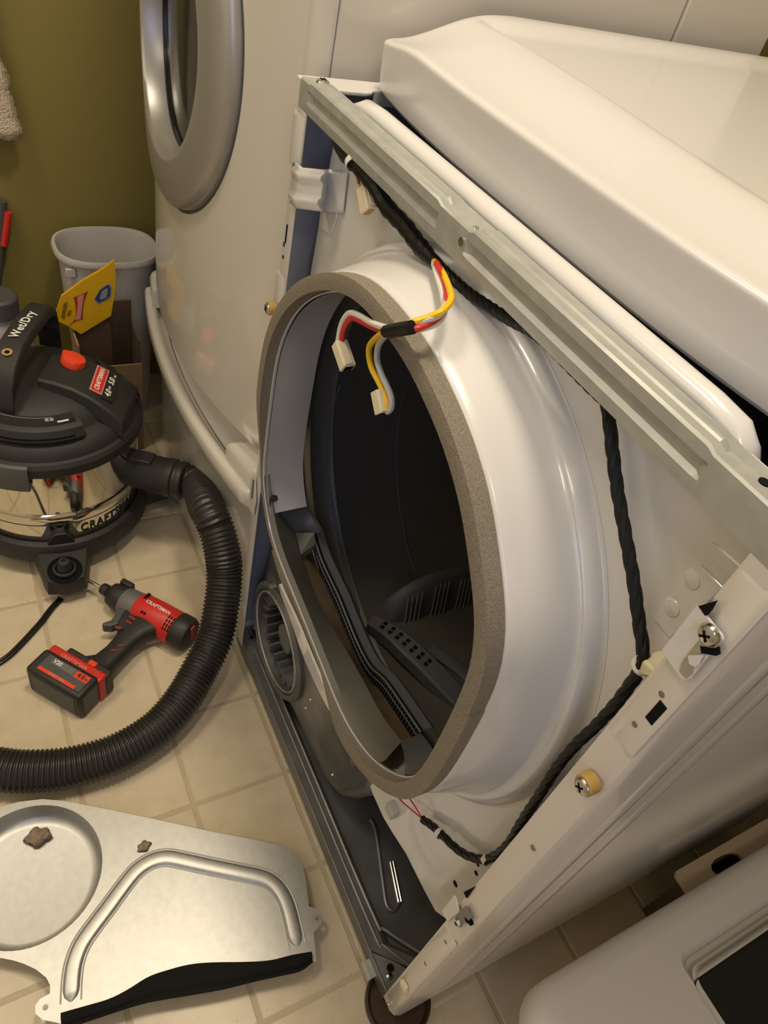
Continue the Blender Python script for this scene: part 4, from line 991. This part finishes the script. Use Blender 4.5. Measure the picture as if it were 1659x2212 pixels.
# caster feet
FTD = (Vector((-0.178, -0.272, 0)) - VC).normalized()
a0 = atan2(FTD.y, FTD.x)
for k in range(4):
    a = a0 + k*pi/2 + (0.06 if k == 1 else 0); d = Vector((cos(a), sin(a), 0)); t = Vector((-d.y, d.x, 0))
    def fp(r, w, z): return VC + d*r + t*w + Vector((0,0,z))
    b = MB()
    top = [(0.168, -0.052), (0.168, 0.052), (0.196, 0.046), (0.232, 0.040), (0.250, 0.034), (0.258, 0.0), (0.250, -0.034), (0.232, -0.040), (0.196, -0.046)]
    b.loft([[fp(r, w, 0.030) for r, w in top], [fp(r - 0.002, w*0.96, 0.066 - (r-0.168)*0.10) for r, w in top], [fp(r*0.985, w*0.90, 0.070 - (r-0.168)*0.10) for r, w in top]], True, True, True)
    F = b.build('caster_foot', 'black', VAC, smooth=35)
    # round well with stem
    MB().lathe([(0.031, -0.0012), (0.031, 0.0012), (0.028, 0.0014), (0.0275, -0.0008), (0.0002, -0.0008)], fp(0.225, 0, 0.0655), (d.x*0.10, d.y*0.10, 1), 32).build('caster_well', 'hole', F)
    MB().lathe([(0.015, 0.0), (0.0135, 0.016), (0.0105, 0.022), (0.0098, 0.030), (0.004, 0.031), (0.0035, 0.028), (0.0002, 0.028)], fp(0.225, 0, 0.060), (0,0,1), 28).build('caster_stem', 'black', F)
    MB().lathe([(0.020, 0.0), (0.0215, 0.003), (0.020, 0.006), (0.017, 0.0065)], fp(0.225, 0, 0.0655), (0,0,1), 28).build('caster_cup', 'black', F)
    MB().lathe([(0.010, -0.011), (0.0165, -0.009), (0.0165, 0.009), (0.010, 0.011)], fp(0.222, 0, 0.0168), (t.x, t.y, 0), 20, (True, True)).build('caster_wheel', 'darkgrey', F)
    b = MB(); b.loft([[fp(r, w, z) for w, z in ((-0.030, 0.066), (-0.020, 0.098), (-0.010, 0.110), (0.010, 0.110), (0.020, 0.098), (0.030, 0.066))] for r in (0.164, 0.174)], True, True, True); b.build('tank_clip', 'black', F, smooth=20, bevel=0.002)
# brand word around the tank
wa0 = on(175, 1142, 'z', 0.108); wa1 = on(275, 1102, 'z', 0.108)
t0 = atan2(wa0.y - VC.y, wa0.x - VC.x); t1 = atan2(wa1.y - VC.y, wa1.x - VC.x)
Rk = 0.1668
def bend(p):
    a = t0 + (p.x)/Rk; r = Rk + 0.0002 + p.z; return Vector((VC.x + r*cos(a), VC.y + r*sin(a), 0.107 + p.y))
text('lettering', 'CRAFTSMAN', 0.030, None, 'print_black', TK, depth=0.0003, bend=bend, spacing=1.15, align='LEFT', sx=0.74)
# hose port and cuff
pdir = (on(388, 1040, 'z', 0.192) - on(255, 1010, 'z', 0.185)); pdir.normalize()
p0 = on(262, 1008, 'z', 0.180) - pdir*0.02
def hz(prof, nm, mt, par=VAC, seg=36, lab=None): return MB().lathe(prof, p0, pdir, seg, (True, True)).build(nm, mt, par, label=lab)
PT = hz([(0.050, -0.002), (0.051, 0.008), (0.045, 0.014), (0.036, 0.018), (0.035, 0.034)], 'hose_port', 'black', lab='round hose port on the tank')
CF = hz([(0.0335, 0.030), (0.0355, 0.034), (0.0355, 0.075), (0.0375, 0.078), (0.0375, 0.112), (0.0395, 0.116), (0.0395, 0.130), (0.0355, 0.133), (0.0355, 0.139), (0.0385, 0.141), (0.0385, 0.150), (0.034, 0.153)], 'hose_cuff', 'black', lab='black hose cuff')
up = (Vector((0,0,1)) - pdir*pdir.z).normalized(); sd = pdir.cross(up)
MB().obox(p0 + pdir*0.062 + up*0.036, pdir*0.026, sd*0.016, up*0.006).build('cuff_button', 'black', CF, bevel=0.002)
screw('screw', p0 + pdir*0.015 - sd*0.040 + up*0.010, pdir, 0.004, PT, slot=False); screw('screw', p0 + pdir*0.015 + sd*0.036 + up*0.022, pdir, 0.004, PT, slot=False)
hc = [(390,1046,.158),(420,1066,.232),(446,1095,.252),(466,1140,.236),(480,1190,.207),(485,1236,.175),(480,1300,.138),(464,1378,.098),(430,1450,.070),(387,1522,.052),(330,1582,.041),(247,1630,.0375),(150,1658,.037),(60,1666,.037),(0,1662,.037),(-80,1645,.037),(-170,1600,.037)]
hc = [on(x, y, 'z', z) for x, y, z in hc]; hc[0] = p0 + pdir*0.145; hc[1] = p0 + pdir*0.175
HP = crom(hc, 10); Ltot = sum((b_ - a_).length for a_, b_ in zip(HP, HP[1:])); NR = int(Ltot/0.0073)
HP = resample(HP, NR*5 + 1)
rr = []
for i in range(len(HP)):
    k = i % 5; rr.append((0.0300, 0.0325, 0.0332, 0.0325, 0.0300)[k])
MB().tube(HP, rr, 22).build('hose', 'hose', VAC, smooth=60, label='black corrugated hose')

# ================================================================== power cord
cp = [on(x, y, 'z', 0.0036) for x, y in ((132,1293),(125,1300),(110,1316),(92,1340),(70,1365),(42,1395),(15,1420),(-20,1440),(-70,1450))]
CB_ = crom(cp, 8); b = MB()
for s in (-1, 1):
    Q = []
    for i, p in enumerate(CB_):
        t = (CB_[min(i+1, len(CB_)-1)] - CB_[max(i-1, 0)]).normalized(); Q.append(p + Vector((-t.y, t.x, 0))*0.0028*s)
    b.tube(Q, 0.0033, 10)
tag(b.build('power_cord', 'black_gloss'), 'black two-strand power cord on the floor in front of the vacuum foot', 'cord')

# ================================================================== IMPACT DRIVER
IO = Vector((-0.098, -0.150, 0.0)); U = Vector((0.785, 0.62, 0)).normalized(); V = Vector((0.62, -0.785, 0)).normalized(); ZU = Vector((0,0,1))
ID = thing('impact_driver', 'red and black cordless impact driver lying on its side on the tiles', 'power tool', (IO.x, IO.y, 0))
def L3(x, v, z):
    if x > 0.03 and v < 0.05: x = 0.03 + (x - 0.03)*0.90
    return IO + U*x + V*v + ZU*z
def idl(prof, nm, mt, par=ID, seg=28, zc=0.0345, vc=0.0, sq=1.0, lab=None, caps=(True, True)):
    b = MB(); rings = []
    for r, x in prof:
        rings.append([L3(x, vc + r*cos(2*pi*k/seg), zc + r*sin(2*pi*k/seg)*sq) for k in range(seg)])
    b.loft(rings, True, *caps); return b.build(nm, mt, par, smooth=40, label=lab)
idl([(0.0032, -0.155), (0.0032, -0.09)], 'bit', 'screw', lab='thin steel driver bit')
idl([(0.010, -0.098), (0.0115, -0.095), (0.0115, -0.084), (0.009, -0.082), (0.009, -0.075)], 'chuck', 'black')
idl([(0.013, -0.080), (0.022, -0.074), (0.0255, -0.062), (0.0265, -0.052), (0.0265, -0.045)], 'nose_boot', 'black')
idl([(0.0255, -0.047), (0.0275, -0.040), (0.030, -0.008), (0.030, 0.0)], 'gear_case', 'midgrey', lab='grey metal gear case')
MB().obox(L3(-0.055, -0.022, 0.050), U*0.014, V*0.006, ZU*0.010).build('bump_guard', 'black', ID, bevel=0.003)
BD = idl([(0.0305, -0.012), (0.0325, -0.008), (0.0335, 0.03), (0.0335, 0.078), (0.032, 0.084)], 'motor_housing', 'red', lab='red motor housing')
idl([(0.0335, 0.080), (0.0345, 0.083), (0.0345, 0.104), (0.031, 0.113), (0.018, 0.117), (0.0002, 0.1175)], 'rear_cap', 'black')
MB().obox(L3(0.1150, -0.004, 0.040), U*0.0030 , V*0.0060 , ZU*0.019).build('rear_stripe', 'bannerred', ID, smooth=0)
MB().obox(L3(-0.001, -0.012, 0.0655), U*0.003, V*0.008, ZU*0.0012).build('vent', 'hole', BD, smooth=0)
for i in range(4):
    for j in range(3):
        a = 0.15 + 0.24*i; MB().obox(L3(0.066 + j*0.006, sin(a)*0.0335, 0.0345 + cos(a)*0.0335), U*0.0013, V*0.0028*cos(a) - ZU*0.0028*sin(a), ZU*0.0006*cos(a) + V*0.0006*sin(a)).build('vent', 'hole', BD, smooth=0)
for x in (0.024, 0.030): MB().obox(L3(x - 0.012, 0.020, 0.0618), U*0.0018, V*0.0022, ZU*0.0012).build('vent', 'hole', BD, smooth=0)
def idtext(x):
    a = x.y/0.0336 + 0.05; r = 0.0337 + x.z
    return L3(0.034 + x.x, -sin(a)*r, 0.0345 + cos(a)*r)
text('lettering', 'CRAFTSMAN', 0.0105, None, 'print_white', BD, depth=0.0002, bend=idtext, sx=0.95)
# grip: lofted sections from motor housing to battery shoe
b = MB(); rings = []
for v, xc, hx, hz_ in ((0.012, 0.026, 0.040, 0.020), (0.030, 0.026, 0.034, 0.0205), (0.050, 0.020, 0.026, 0.0195), (0.075, 0.019, 0.0215, 0.0185), (0.105, 0.020, 0.0205, 0.0185), (0.130, 0.018, 0.0225, 0.019), (0.148, 0.010, 0.034, 0.022), (0.156, 0.004, 0.042, 0.025)):
    rings.append([L3(xc + hx*(abs(cos(t))**0.75)*(1 if cos(t) > 0 else -1), v + 0.25*0.0*cos(t), 0.0345 + hz_*(abs(sin(t))**0.8)*(1 if sin(t) > 0 else -1)) for t in [2*pi*k/24 for k in range(24)]])
b.loft(rings, True, True, True); GP = b.build('grip', 'black', ID, smooth=50, label='black rubber grip')
b = MB(); pl = [(-0.024, 0.024), (0.010, 0.022), (0.006, 0.060), (-0.010, 0.066), (-0.016, 0.052)]
b.sheet(pl, [], lambda q: L3(q[0], q[1], 0.018), lambda q: L3(q[0], q[1], 0.051)); b.build('switch_block', 'black', ID, smooth=0, bevel=0.004)
b = MB(); pl = [(-0.040, 0.026), (-0.026, 0.024), (-0.016, 0.030), (-0.012, 0.052), (-0.020, 0.066), (-0.034, 0.074), (-0.038, 0.070), (-0.030, 0.056), (-0.031, 0.044)]
b.sheet(pl, [], lambda q: L3(q[0], q[1], 0.024), lambda q: L3(q[0], q[1], 0.046)); b.build('trigger', 'darkgrey', ID, smooth=0, bevel=0.003, label='dark grey trigger')
for pts in ([(-0.036, 0.026), (-0.024, 0.023), (-0.014, 0.030), (-0.011, 0.046), (-0.014, 0.060)], ):
    MB().tube(crom([L3(x, v, 0.0485) for x, v in pts], 5), 0.0013, 6).build('red_trim', 'red', ID)
for (x0, v0), (x1, v1) in (((-0.004, 0.036), (0.010, 0.036)), ((-0.002, 0.047), (0.010, 0.047)), ((-0.010, 0.068), (0.002, 0.066)), ((0.022, 0.098), (0.030, 0.092)), ((0.018, 0.112), (0.026, 0.106))):
    MB().obox((L3(x0, v0, 0.0532) + L3(x1, v1, 0.0532))/2, (L3(x1, v1, 0) - L3(x0, v0, 0))*0.5, V*0.0014, ZU*0.0016).build('red_trim', 'bannerred', GP, smooth=0)
# battery: red bezel, black body, grey end plate, labels
def slab(nm, mt, x0, x1, v0, v1, z0, z1, par=ID, bv=0.004, lab=None):
    return MB().obox(L3((x0+x1)/2, (v0+v1)/2, (z0+z1)/2), U*(x1-x0)/2, V*(v1-v0)/2, ZU*(z1-z0)/2).build(nm, mt, par, smooth=30, bevel=bv, label=lab, seg=3)
slab('battery_shoe', 'black', -0.040, 0.052, 0.146, 0.166, 0.006, 0.061)
BZ = slab('battery_bezel', 'red', -0.064, 0.050, 0.158, 0.178, 0.003, 0.0655, lab='red battery bezel')
BT = slab('battery', 'black', -0.068, 0.046, 0.172, 0.222, 0.0004, 0.069, bv=0.007, lab='black battery pack')
slab('end_plate', 'darkgrey', -0.056, 0.034, 0.2215, 0.2228, 0.008, 0.056, BT, 0.0005)
slab('side_plate', 'darkgrey', 0.0455, 0.0468, 0.180, 0.214, 0.008, 0.058, BT, 0.0005)
slab('label_panel', 'darkgrey', -0.052, 0.036, 0.180, 0.212, 0.0688, 0.0698, BT, 0.0003)
slab('release_button', 'orange', 0.006, 0.022, 0.148, 0.158, 0.058, 0.0635, BZ, 0.002)
slab('label_stripe', 'orange', -0.050, 0.026, 0.206, 0.2125, 0.0692, 0.0704, BT, 0.0002)
slab('label_badge', 'orange', 0.008, 0.036, 0.181, 0.194, 0.0692, 0.0704, BT, 0.0002)
slab('label_box', 'midgrey', -0.040, 0.006, 0.181, 0.193, 0.0692, 0.0703, BT, 0.0002)
def tf(x, v, z): 
    mm = Matrix((U, -V, ZU)).transposed().to_4x4(); mm.translation = L3(x, v, z); return mm
text('lettering', 'CRAFTSMAN', 0.0085, tf(-0.012, 0.169, 0.0657), 'print_pink', BZ, spacing=1.15)
text('lettering', 'V20', 0.0105, tf(-0.029, 0.187, 0.0705), 'print_white', BT)
text('lettering', '4.0', 0.0115, tf(0.020, 0.1875, 0.0706), 'print_black', BT)
text('lettering', 'Ah', 0.0045, tf(0.031, 0.1885, 0.0706), 'print_black', BT)
text('lettering', 'LITHIUM ION', 0.0056, tf(-0.012, 0.2092, 0.0706), 'print_pink', BT)

# ================================================================== BLOWER COVER PLATE
CZ = 0.036
CV = thing('blower_cover', 'loose galvanized blower cover plate with round dish lying on the tiles', 'metal plate', (0.42, -0.25, 0))
out_px = [(-60,1775),(-25,1752),(0,1744),(40,1732),(92,1726),(137,1730),(230,1748),(321,1767),(390,1782),(458,1797),(540,1812),(609,1827),(630,1835),(645,1852),(655,1875),(660,1895),(664,1930),(667,1957),(676,1960),(690,1966),(697,1980),(694,1996),(684,2008),(677,2014),(681,2050),(683,2076),(660,2080),(640,2085),(540,2098),(430,2122),(320,2162),(230,2185),(133,2212),(118,2208),(92,2203),(77,2190),(76,2172),(86,2158),(108,2146),(108,2128),(100,2112),(78,2094),(52,2082),(27,2074),(0,2069),(-40,2062),(-90,2040),(-120,1990),(-125,1900),(-100,1825)]
O2 = [on(x, y, 'z', CZ) for x, y in out_px]; O2 = [(p.x, p.y) for p in O2]
DCc = Vector((0.3115, -0.4085, 0)); DRd = 0.0985
h1 = [(DCc.x + DRd*cos(2*pi*k/56), DCc.y + DRd*sin(2*pi*k/56)) for k in range(56)]
tabs = [on(686, 1983, 'z', CZ), on(98, 2176, 'z', CZ)]
hl = [[(t.x + 0.0035*cos(2*pi*k/10), t.y + 0.0035*sin(2*pi*k/10)) for k in range(10)] for t in tabs]
b = MB(); b.sheet(O2, [h1] + hl, lambda q: (q[0], q[1], CZ), lambda q: (q[0], q[1], CZ-0.0016))
PLT = b.build('plate', 'galv_bright', CV, smooth=30)
MB().lathe([(DRd, 0.0), (DRd-0.0005, -0.004), (DRd-0.003, -0.028), (DRd-0.010, -0.0335), (DRd-0.018, -0.0345), (0.0002, -0.0345)], (DCc.x, DCc.y, CZ), (0,0,1), 64).build('dish', 'galv_bright', PLT, smooth=50, label='round pressed dish')
bp_ = [(153,2164),(155,2120),(160,2083),(172,2048),(190,2018),(232,1962),(275,1904),(298,1878),(322,1862),(345,1854),(368,1853),(412,1862),(458,1872),(512,1883),(563,1894),(588,1906),(606,1925),(619,1950),(628,1980),(636,2015),(643,2044)]
BPt = resample(crom([on(x, y, 'z', CZ) for x, y in bp_], 5), 90)
b = MB(); rows = []
def bprof(w, h): return [(-w, 0.0), (-w*0.8, h*0.75), (-w*0.62, h), (w*0.62, h), (w*0.8, h*0.75), (w, 0.0)]
for i, p in enumerate(BPt):
    t = (BPt[min(i+1, 89)] - BPt[max(i-1, 0)]).normalized(); nn = Vector((-t.y, t.x, 0)); e = sqrt(max(0.02, 1 - (1 - min(1, (min(i, 89-i))/3.0))**2))
    rows.append([p + nn*w*e + ZU*(h*e + 0.0002) for w, h in bprof(0.0105, 0.0030)])
b.loft(rows, False, False, False); b.build('pressed_bead', 'galv_bright', PLT, smooth=35)
for s, nm in ((-1, 'bead_groove'), (1, 'bead_groove')):
    rows = []
    for i, p in enumerate(BPt):
        t = (BPt[min(i+1, 89)] - BPt[max(i-1, 0)]).normalized(); nn = Vector((-t.y, t.x, 0))
        rows.append(p + nn*s*0.0125 + ZU*0.0004)
    MB().tube(rows, 0.0012, 6, flat=0.6).build(nm, 'galv', PLT)
# black foam strip along the lower edge, hanging loose
f_px = [(131,2188),(185,2173),(238,2156),(280,2135),(321,2110),(365,2094),(412,2083),(481,2078),(573,2076),(632,2062),(673,2056)]
g_px = [(133,2225),(190,2206),(250,2186),(321,2165),(426,2147),(490,2135),(550,2120),(605,2108),(650,2097),(676,2078)]
FA = resample(crom([on(x, y, 'z', CZ + 0.004) for x, y in f_px], 6), 48); FB = resample(crom([on(x, y, 'z', CZ + 0.003) for x, y in g_px], 6), 48)
b = MB(); rows = []
for i, (p, q) in enumerate(zip(FA, FB)):
    wob = 0.0012*sin(i*0.55)
    mid = p.lerp(q, 0.62)
    rows.append([p - ZU*0.0036, p + ZU*wob, p.lerp(q, 0.3) + ZU*(0.003 + wob), mid + ZU*0.0015, p.lerp(q, 0.72) - ZU*0.001, p.lerp(q, 0.85) + ZU*0.002, q + ZU*0.0, q - ZU*0.0028, mid - ZU*0.0028])
b.loft(rows, True, True, True); b.build('foam_strip', 'foam_black', CV, smooth=50, label='black foam strip along the plate edge')
def lump(nm, p, r, lab):
    bm = bmesh.new(); bmesh.ops.create_icosphere(bm, subdivisions=3, radius=1.0)
    rnd = random.Random(nm + str(p.x))
    ph = [rnd.uniform(0, 6) for _ in range(9)]
    for v in bm.verts:
        c_ = v.co; k = 1 + 0.22*sin(c_.x*4 + ph[0])*sin(c_.y*5 + ph[1]) + 0.14*sin(c_.z*9 + ph[2]) + 0.10*sin(c_.x*13 + ph[3])*sin(c_.y*11+ph[4])
        v.co = Vector((p.x + c_.x*r[0]*k, p.y + c_.y*r[1]*k, p.z + c_.z*r[2]*k))
    me = bpy.data.meshes.new(nm); bm.to_mesh(me); bm.free(); me.materials.append(M['lint']); me.shade_smooth()
    o = bpy.data.objects.new(nm, me); COL.objects.link(o); return tag(o, lab, 'lint')
p = on(84, 1806, 'z', 0.010); lump('lint_clump', Vector((p.x, p.y, 0.0092)), (0.013, 0.017, 0.0078), 'large grey brown clump of dryer lint in the dish of the cover plate')
p = on(311, 1830, 'z', CZ); lump('lint_clump', Vector((p.x, p.y, CZ + 0.0028)), (0.007, 0.009, 0.0028), 'small flat tuft of lint on the cover plate beside its bead')

# ================================================================== things around the vacuum
# white waste bin
BN = thing('waste_bin', 'white plastic waste bin against the olive wall beside the washer', 'bin', (-0.785, -0.08, 0))
def brng(k, z, inset=0.0):
    out = []
    for i in range(48):
        a = 2*pi*i/48; c_, s_ = cos(a), sin(a); e = 0.75
        out.append((-0.796 + (0.083*k - inset)*abs(c_)**e*(1 if c_ > 0 else -1), -0.055 + (0.104*k - inset)*abs(s_)**e*(1 if s_ > 0 else -1), z))
    return out
b = MB(); b.loft([brng(0.78, 0.001), brng(0.95, 0.408), brng(1.04, 0.410), brng(1.06, 0.416), brng(1.03, 0.423), brng(0.98, 0.423), brng(0.94, 0.414), brng(0.77, 0.006)], True, True, True)
b.build('bin_shell', 'bin', BN, smooth=45)
MB().obox((-0.735, -0.140, 0.392), (0.004, 0, 0), (0, 0.010, 0), (0, 0, 0.010)).build('rim_tab', 'bin', BN, bevel=0.002)
# open brown carton and the yellow box standing in it
CT = thing('open_carton', 'open brown cardboard carton on the floor behind the vacuum', 'box', (-0.60, -0.09, 0))
def wallbox(nm, x0, x1, y0, y1, z0, z1, mt): MB().box((x0, y0, z0), (x1, y1, z1)).build(nm, mt, CT, smooth=0)
cx0, cx1, cy0, cy1, cz1 = -0.690, -0.600, -0.158, -0.030, 0.35
wallbox('carton_bottom', cx0, cx1, cy0, cy1, 0.0, 0.004, 'carton_shaded')
wallbox('carton_side', cx0, cx0+0.004, cy0, cy1, 0.004, cz1, 'carton_shaded'); wallbox('carton_side', cx1-0.004, cx1, cy0, cy1, 0.004, 0.245, 'carton')
wallbox('carton_side', cx0+0.004, cx1-0.004, cy1-0.004, cy1, 0.004, 0.30, 'carton_shaded'); wallbox('carton_side', cx0+0.004, cx1-0.004, cy0, cy0+0.004, 0.004, 0.30, 'carton')
YX = -0.650
yp = [(247,562),(250,600),(247,640),(240,682),(175,722),(150,706),(117,690),(133,640),(180,606),(228,578)]
YP = [on(x, y, 'x', YX) for x, y in yp]
YL = thing('yellow_food_box', 'yellow food box with red banner and blue badge leaning in the open carton', 'food box', (YX, -0.13, 0.0))
b = MB(); b.sheet([(p.y, p.z) for p in YP], [], lambda q: (YX, q[0], q[1]), lambda q: (YX-0.006, q[0], q[1])); b.build('printed_flap', 'yellow', YL, smooth=0)
yb = [min(p.y for p in YP), max(p.y for p in YP)]; zb = min(p.z for p in YP)
MB().box((YX-0.024, -0.150, 0.005), (YX-0.0065, -0.080, zb + 0.012)).build('box_body', 'carton_shaded', YL, smooth=0)  # body coloured dark for the shade inside the carton
def flat(nm, px, mt, x): 
    P = [on(a, c_, 'x', x) for a, c_ in px]; b = MB(); b.sheet([(p.y, p.z) for p in P], [], lambda q: (x, q[0], q[1]), lambda q: (x-0.0006, q[0], q[1])); return b.build(nm, mt, YL, smooth=0)
flat('banner', [(149,703),(158,695),(164,680),(163,660),(159,642),(175,637),(190,629),(183,648),(179,670),(179,690),(165,693)], 'bannerred', YX+0.0007)
flat('banner_print', [(160,692),(166,678),(168,658),(167,642),(181,637),(178,660),(174,690)], 'print_pink', YX+0.0014)
flat('badge_rim', [(203,648),(214,627),(230,615),(238,613),(242,622),(240,640),(232,648),(213,657)], 'print_grey', YX+0.0007)
flat('badge', [(205,646),(216,627),(231,616),(236,616),(239,624),(237,640),(230,646),(213,654)], 'badge', YX+0.0014)
flat('badge_centre', [(216,642),(220,630),(232,622),(233,630),(230,643),(217,648)], 'print_grey', YX+0.0020)
flat('brown_print', [(132,686),(138,655),(146,652),(144,665),(139,690)], 'print_brown', YX+0.0007)
flat('brown_print', [(145,684),(147,672),(155,669),(152,681)], 'print_brown', YX+0.0007)
# grey jug behind the handle
JG = thing('grey_jug', 'grey plastic jug with dark cap behind the vacuum handle at the left edge', 'jug', (-0.77, -0.285, 0))
jc = (-0.77, -0.285, 0)
MB().lathe([(0.055, 0.001), (0.060, 0.01), (0.060, 0.20), (0.052, 0.245), (0.030, 0.275), (0.026, 0.30)], jc, (0,0,1), 32, (True, True)).build('jug_body', 'jug', JG)
MB().lathe([(0.036, 0.285), (0.040, 0.29), (0.040, 0.325), (0.036, 0.330)], jc, (0,0,1), 28, (True, True)).build('cap', 'darkgrey', JG, bevel=0.002)
# long handled tool hung on the wall
p = on(6, 500, 'x', -0.875)
TL_ = thing('hand_tool', 'dark hand tool with red grip strip hanging on the olive wall', 'tool', (-0.875, p.y, p.z))
a_, c_ = on(2, 432, 'x', -0.885), on(-6, 620, 'x', -0.885)
MB().tube([a_, a_.lerp(c_, 0.4), c_], [0.012, 0.013, 0.007], 14).build('grip', 'darkgrey', TL_)
a_, c_ = on(18, 458, 'x', -0.876), on(8, 530, 'x', -0.876); MB().tube([a_, c_], 0.0075, 12).build('red_strip', 'red', TL_)
# towel hanging on the wall
b = MB(); NT = 26; rows = []
T0, T1 = on(-14, 90, 'x', -0.87), on(43, 295, 'x', -0.87)
for j in range(NT + 1):
    t = j/NT; row = []
    z = 1.05 + (T1.z - 1.05)*t
    edge = T0.y + (T1.y - T0.y)*((z - T0.z)/(T1.z - T0.z)) + 0.0025*sin(j*2.3) + 0.0015*sin(j*5.1)
    for i in range(17):
        s = i/16; y = edge - 0.20*(1-s)
        row.append((-0.878 + 0.010*sin(s*9 + 0.6*sin(t*3)) + 0.003*sin(j*1.7 + i*2.9) + 0.006*(1 - (2*s-1)**8), y, z + 0.003*sin(i*2.1)*(1 if j == NT else 0.2)))
    rows.append(row)
b.loft(rows, False); TW = b.build('towel', 'towel', smooth=60); TW.modifiers.new('thick', 'SOLIDIFY').thickness = 0.012
tag(TW, 'cream terry towel hanging on the olive wall at upper left', 'towel')

# ================================================================== right foreground
# tan carton between dryer and door panel, with a hand hole
BX = thing('tan_box', 'tan box with dark hand hole on the floor beside the dryer', 'box', (0.95, 0.70, 0))
b = MB(); oh = [on(x, y, 'z', 0.150) for x, y in ((1538,1880),(1536,1868),(1545,1856),(1560,1848),(1580,1842),(1598,1846),(1606,1856),(1600,1872),(1580,1884),(1555,1896))]
top = [(0.709, 0.462), (0.714, 0.456), (1.2, 0.456), (1.2, 0.86), (0.709, 0.86)]
b.sheet(top, [[(p.x, p.y) for p in oh]], lambda q: (q[0], q[1], 0.150), lambda q: (q[0], q[1], 0.144))
b.build('box_lid', 'board', BX, smooth=0)
b = MB(); b.box((0.710, 0.457, 0.0), (0.714, 0.859, 0.144)).box((1.195, 0.457, 0.0), (1.199, 0.859, 0.144)).box((0.714, 0.457, 0.0), (1.195, 0.461, 0.144)).box((0.714, 0.855, 0.0), (1.195, 0.859, 0.144)); b.xf(lambda q: (0.95 + (q.x-0.95)*0.95, 0.66 + (q.y-0.66)*0.93, q.z)); b.build('box_walls', 'carton_shaded', BX, smooth=0)  # walls coloured dark to carry the shade under the overhang
MB().box((0.73, 0.49, 0.001), (1.17, 0.83, 0.08)).build('box_inside', 'carton_shaded', BX, smooth=0)
# white door panel with recessed grip and dark window
ZP = 0.225
DP = thing('appliance_door', 'white appliance door with recessed grip and dark window lying face up at lower right', 'door', (0.95, 0.48, 0.150))
def prr(x0, y0, x1, y1, r, z): return [(x, y, z) for x, y in rrect(x0, y0, x1, y1, r, 8)]
gx0, gx1 = 0.0, 0.0
e0, e1 = on(1140, 2190, 'z', ZP-0.02), on(1400, 1978, 'z', ZP-0.02)
X0 = 0.742; Y0 = on(1150, 2160, 'z', ZP).y - 0.012
ga = on(1455, 2085, 'z', ZP); gb = on(1490, 2066, 'z', ZP); wa = on(1492, 2150, 'z', ZP)
gx = on(1480, 2050, 'z', ZP).x; gxb = on(1560, 2050, 'z', ZP).x; gy = on(1470, 2080, 'z', ZP).y
wx = on(1560, 2080, 'z', ZP).x; wy = on(1500, 2130, 'z', ZP).y
R0 = rrect(X0, Y0, 1.25, 0.80, 0.05, 8)
rec = rrect(gx, gy, 1.23, 0.78, 0.018, 8)
b = MB()
inset = lambda P, d: [(p[0] + (d if p[0] < 0.99 else -d), p[1] + (d if p[1] < 0.4 else -d)) for p in P]
b.loft([[(x, y, 0.152) for x, y in inset(R0, 0.004)], [(x, y, 0.170) for x, y in R0], [(x, y, ZP-0.022) for x, y in R0], [(x, y, ZP-0.009) for x, y in inset(R0, 0.004)], [(x, y, ZP-0.002) for x, y in inset(R0, 0.013)], [(x, y, ZP) for x, y in inset(R0, 0.026)]], True, True, False)
b.sheet(inset(R0, 0.026), [rec], lambda q: (q[0], q[1], ZP), lambda q: (q[0], q[1], ZP-0.002))
b.loft([[(x, y, ZP) for x, y in rec], [(x, y, ZP-0.003) for x, y in inset(rec, 0.004)], [(x, y, ZP-0.018) for x, y in inset(rec, 0.010)]], True, False, False)
b.build('door_shell', 'plastic_white', DP, smooth=50)
pan = rrect(gx + 0.020, gy + 0.004, 1.215, 0.77, 0.020, 8)
wind = rrect(wx, wy, 1.19, 0.75, 0.012, 6)
b = MB(); b.sheet(inset(rec, 0.010), [], lambda q: (q[0], q[1], ZP-0.017), lambda q: (q[0], q[1], ZP-0.020)); b.build('grip_recess', 'plastic_white', DP, smooth=0)
b = MB(); b.loft([[(x, y, ZP-0.018) for x, y in pan], [(x, y, ZP-0.004) for x, y in pan], [(x, y, ZP-0.001) for x, y in inset(pan, 0.004)]], True, False, False); b.sheet(inset(pan, 0.004), [wind], lambda q: (q[0], q[1], ZP-0.001), lambda q: (q[0], q[1], ZP-0.003)); b.build('inner_panel', 'plastic_white', DP, smooth=45)
b = MB(); b.sheet(inset(wind, -0.001), [], lambda q: (q[0], q[1], ZP-0.0028), lambda q: (q[0], q[1], ZP-0.006)); b.build('window', 'glass', DP, smooth=0, label='dark glossy window')
b = MB(); b.loft([[(x, y, ZP-0.001) for x, y in inset(wind, -0.0015)], [(x, y, ZP+0.0002) for x, y in inset(wind, -0.0005)], [(x, y, ZP-0.003) for x, y in inset(wind, 0.001)]], True); b.build('window_bead', 'print_black', DP)
# coaster under the dryer leg
CO = MB().lathe([(0.044, 0.0), (0.048, 0.003), (0.048, 0.012), (0.0455, 0.014), (0.043, 0.012), (0.041, 0.006), (0.0002, 0.005)], (0.667, 0.024, 0.0), (0,0,1), 40, (True, False)).build('furniture_coaster', 'coaster')
tag(CO, 'round dark brown furniture coaster under the dryer front corner', 'coaster')
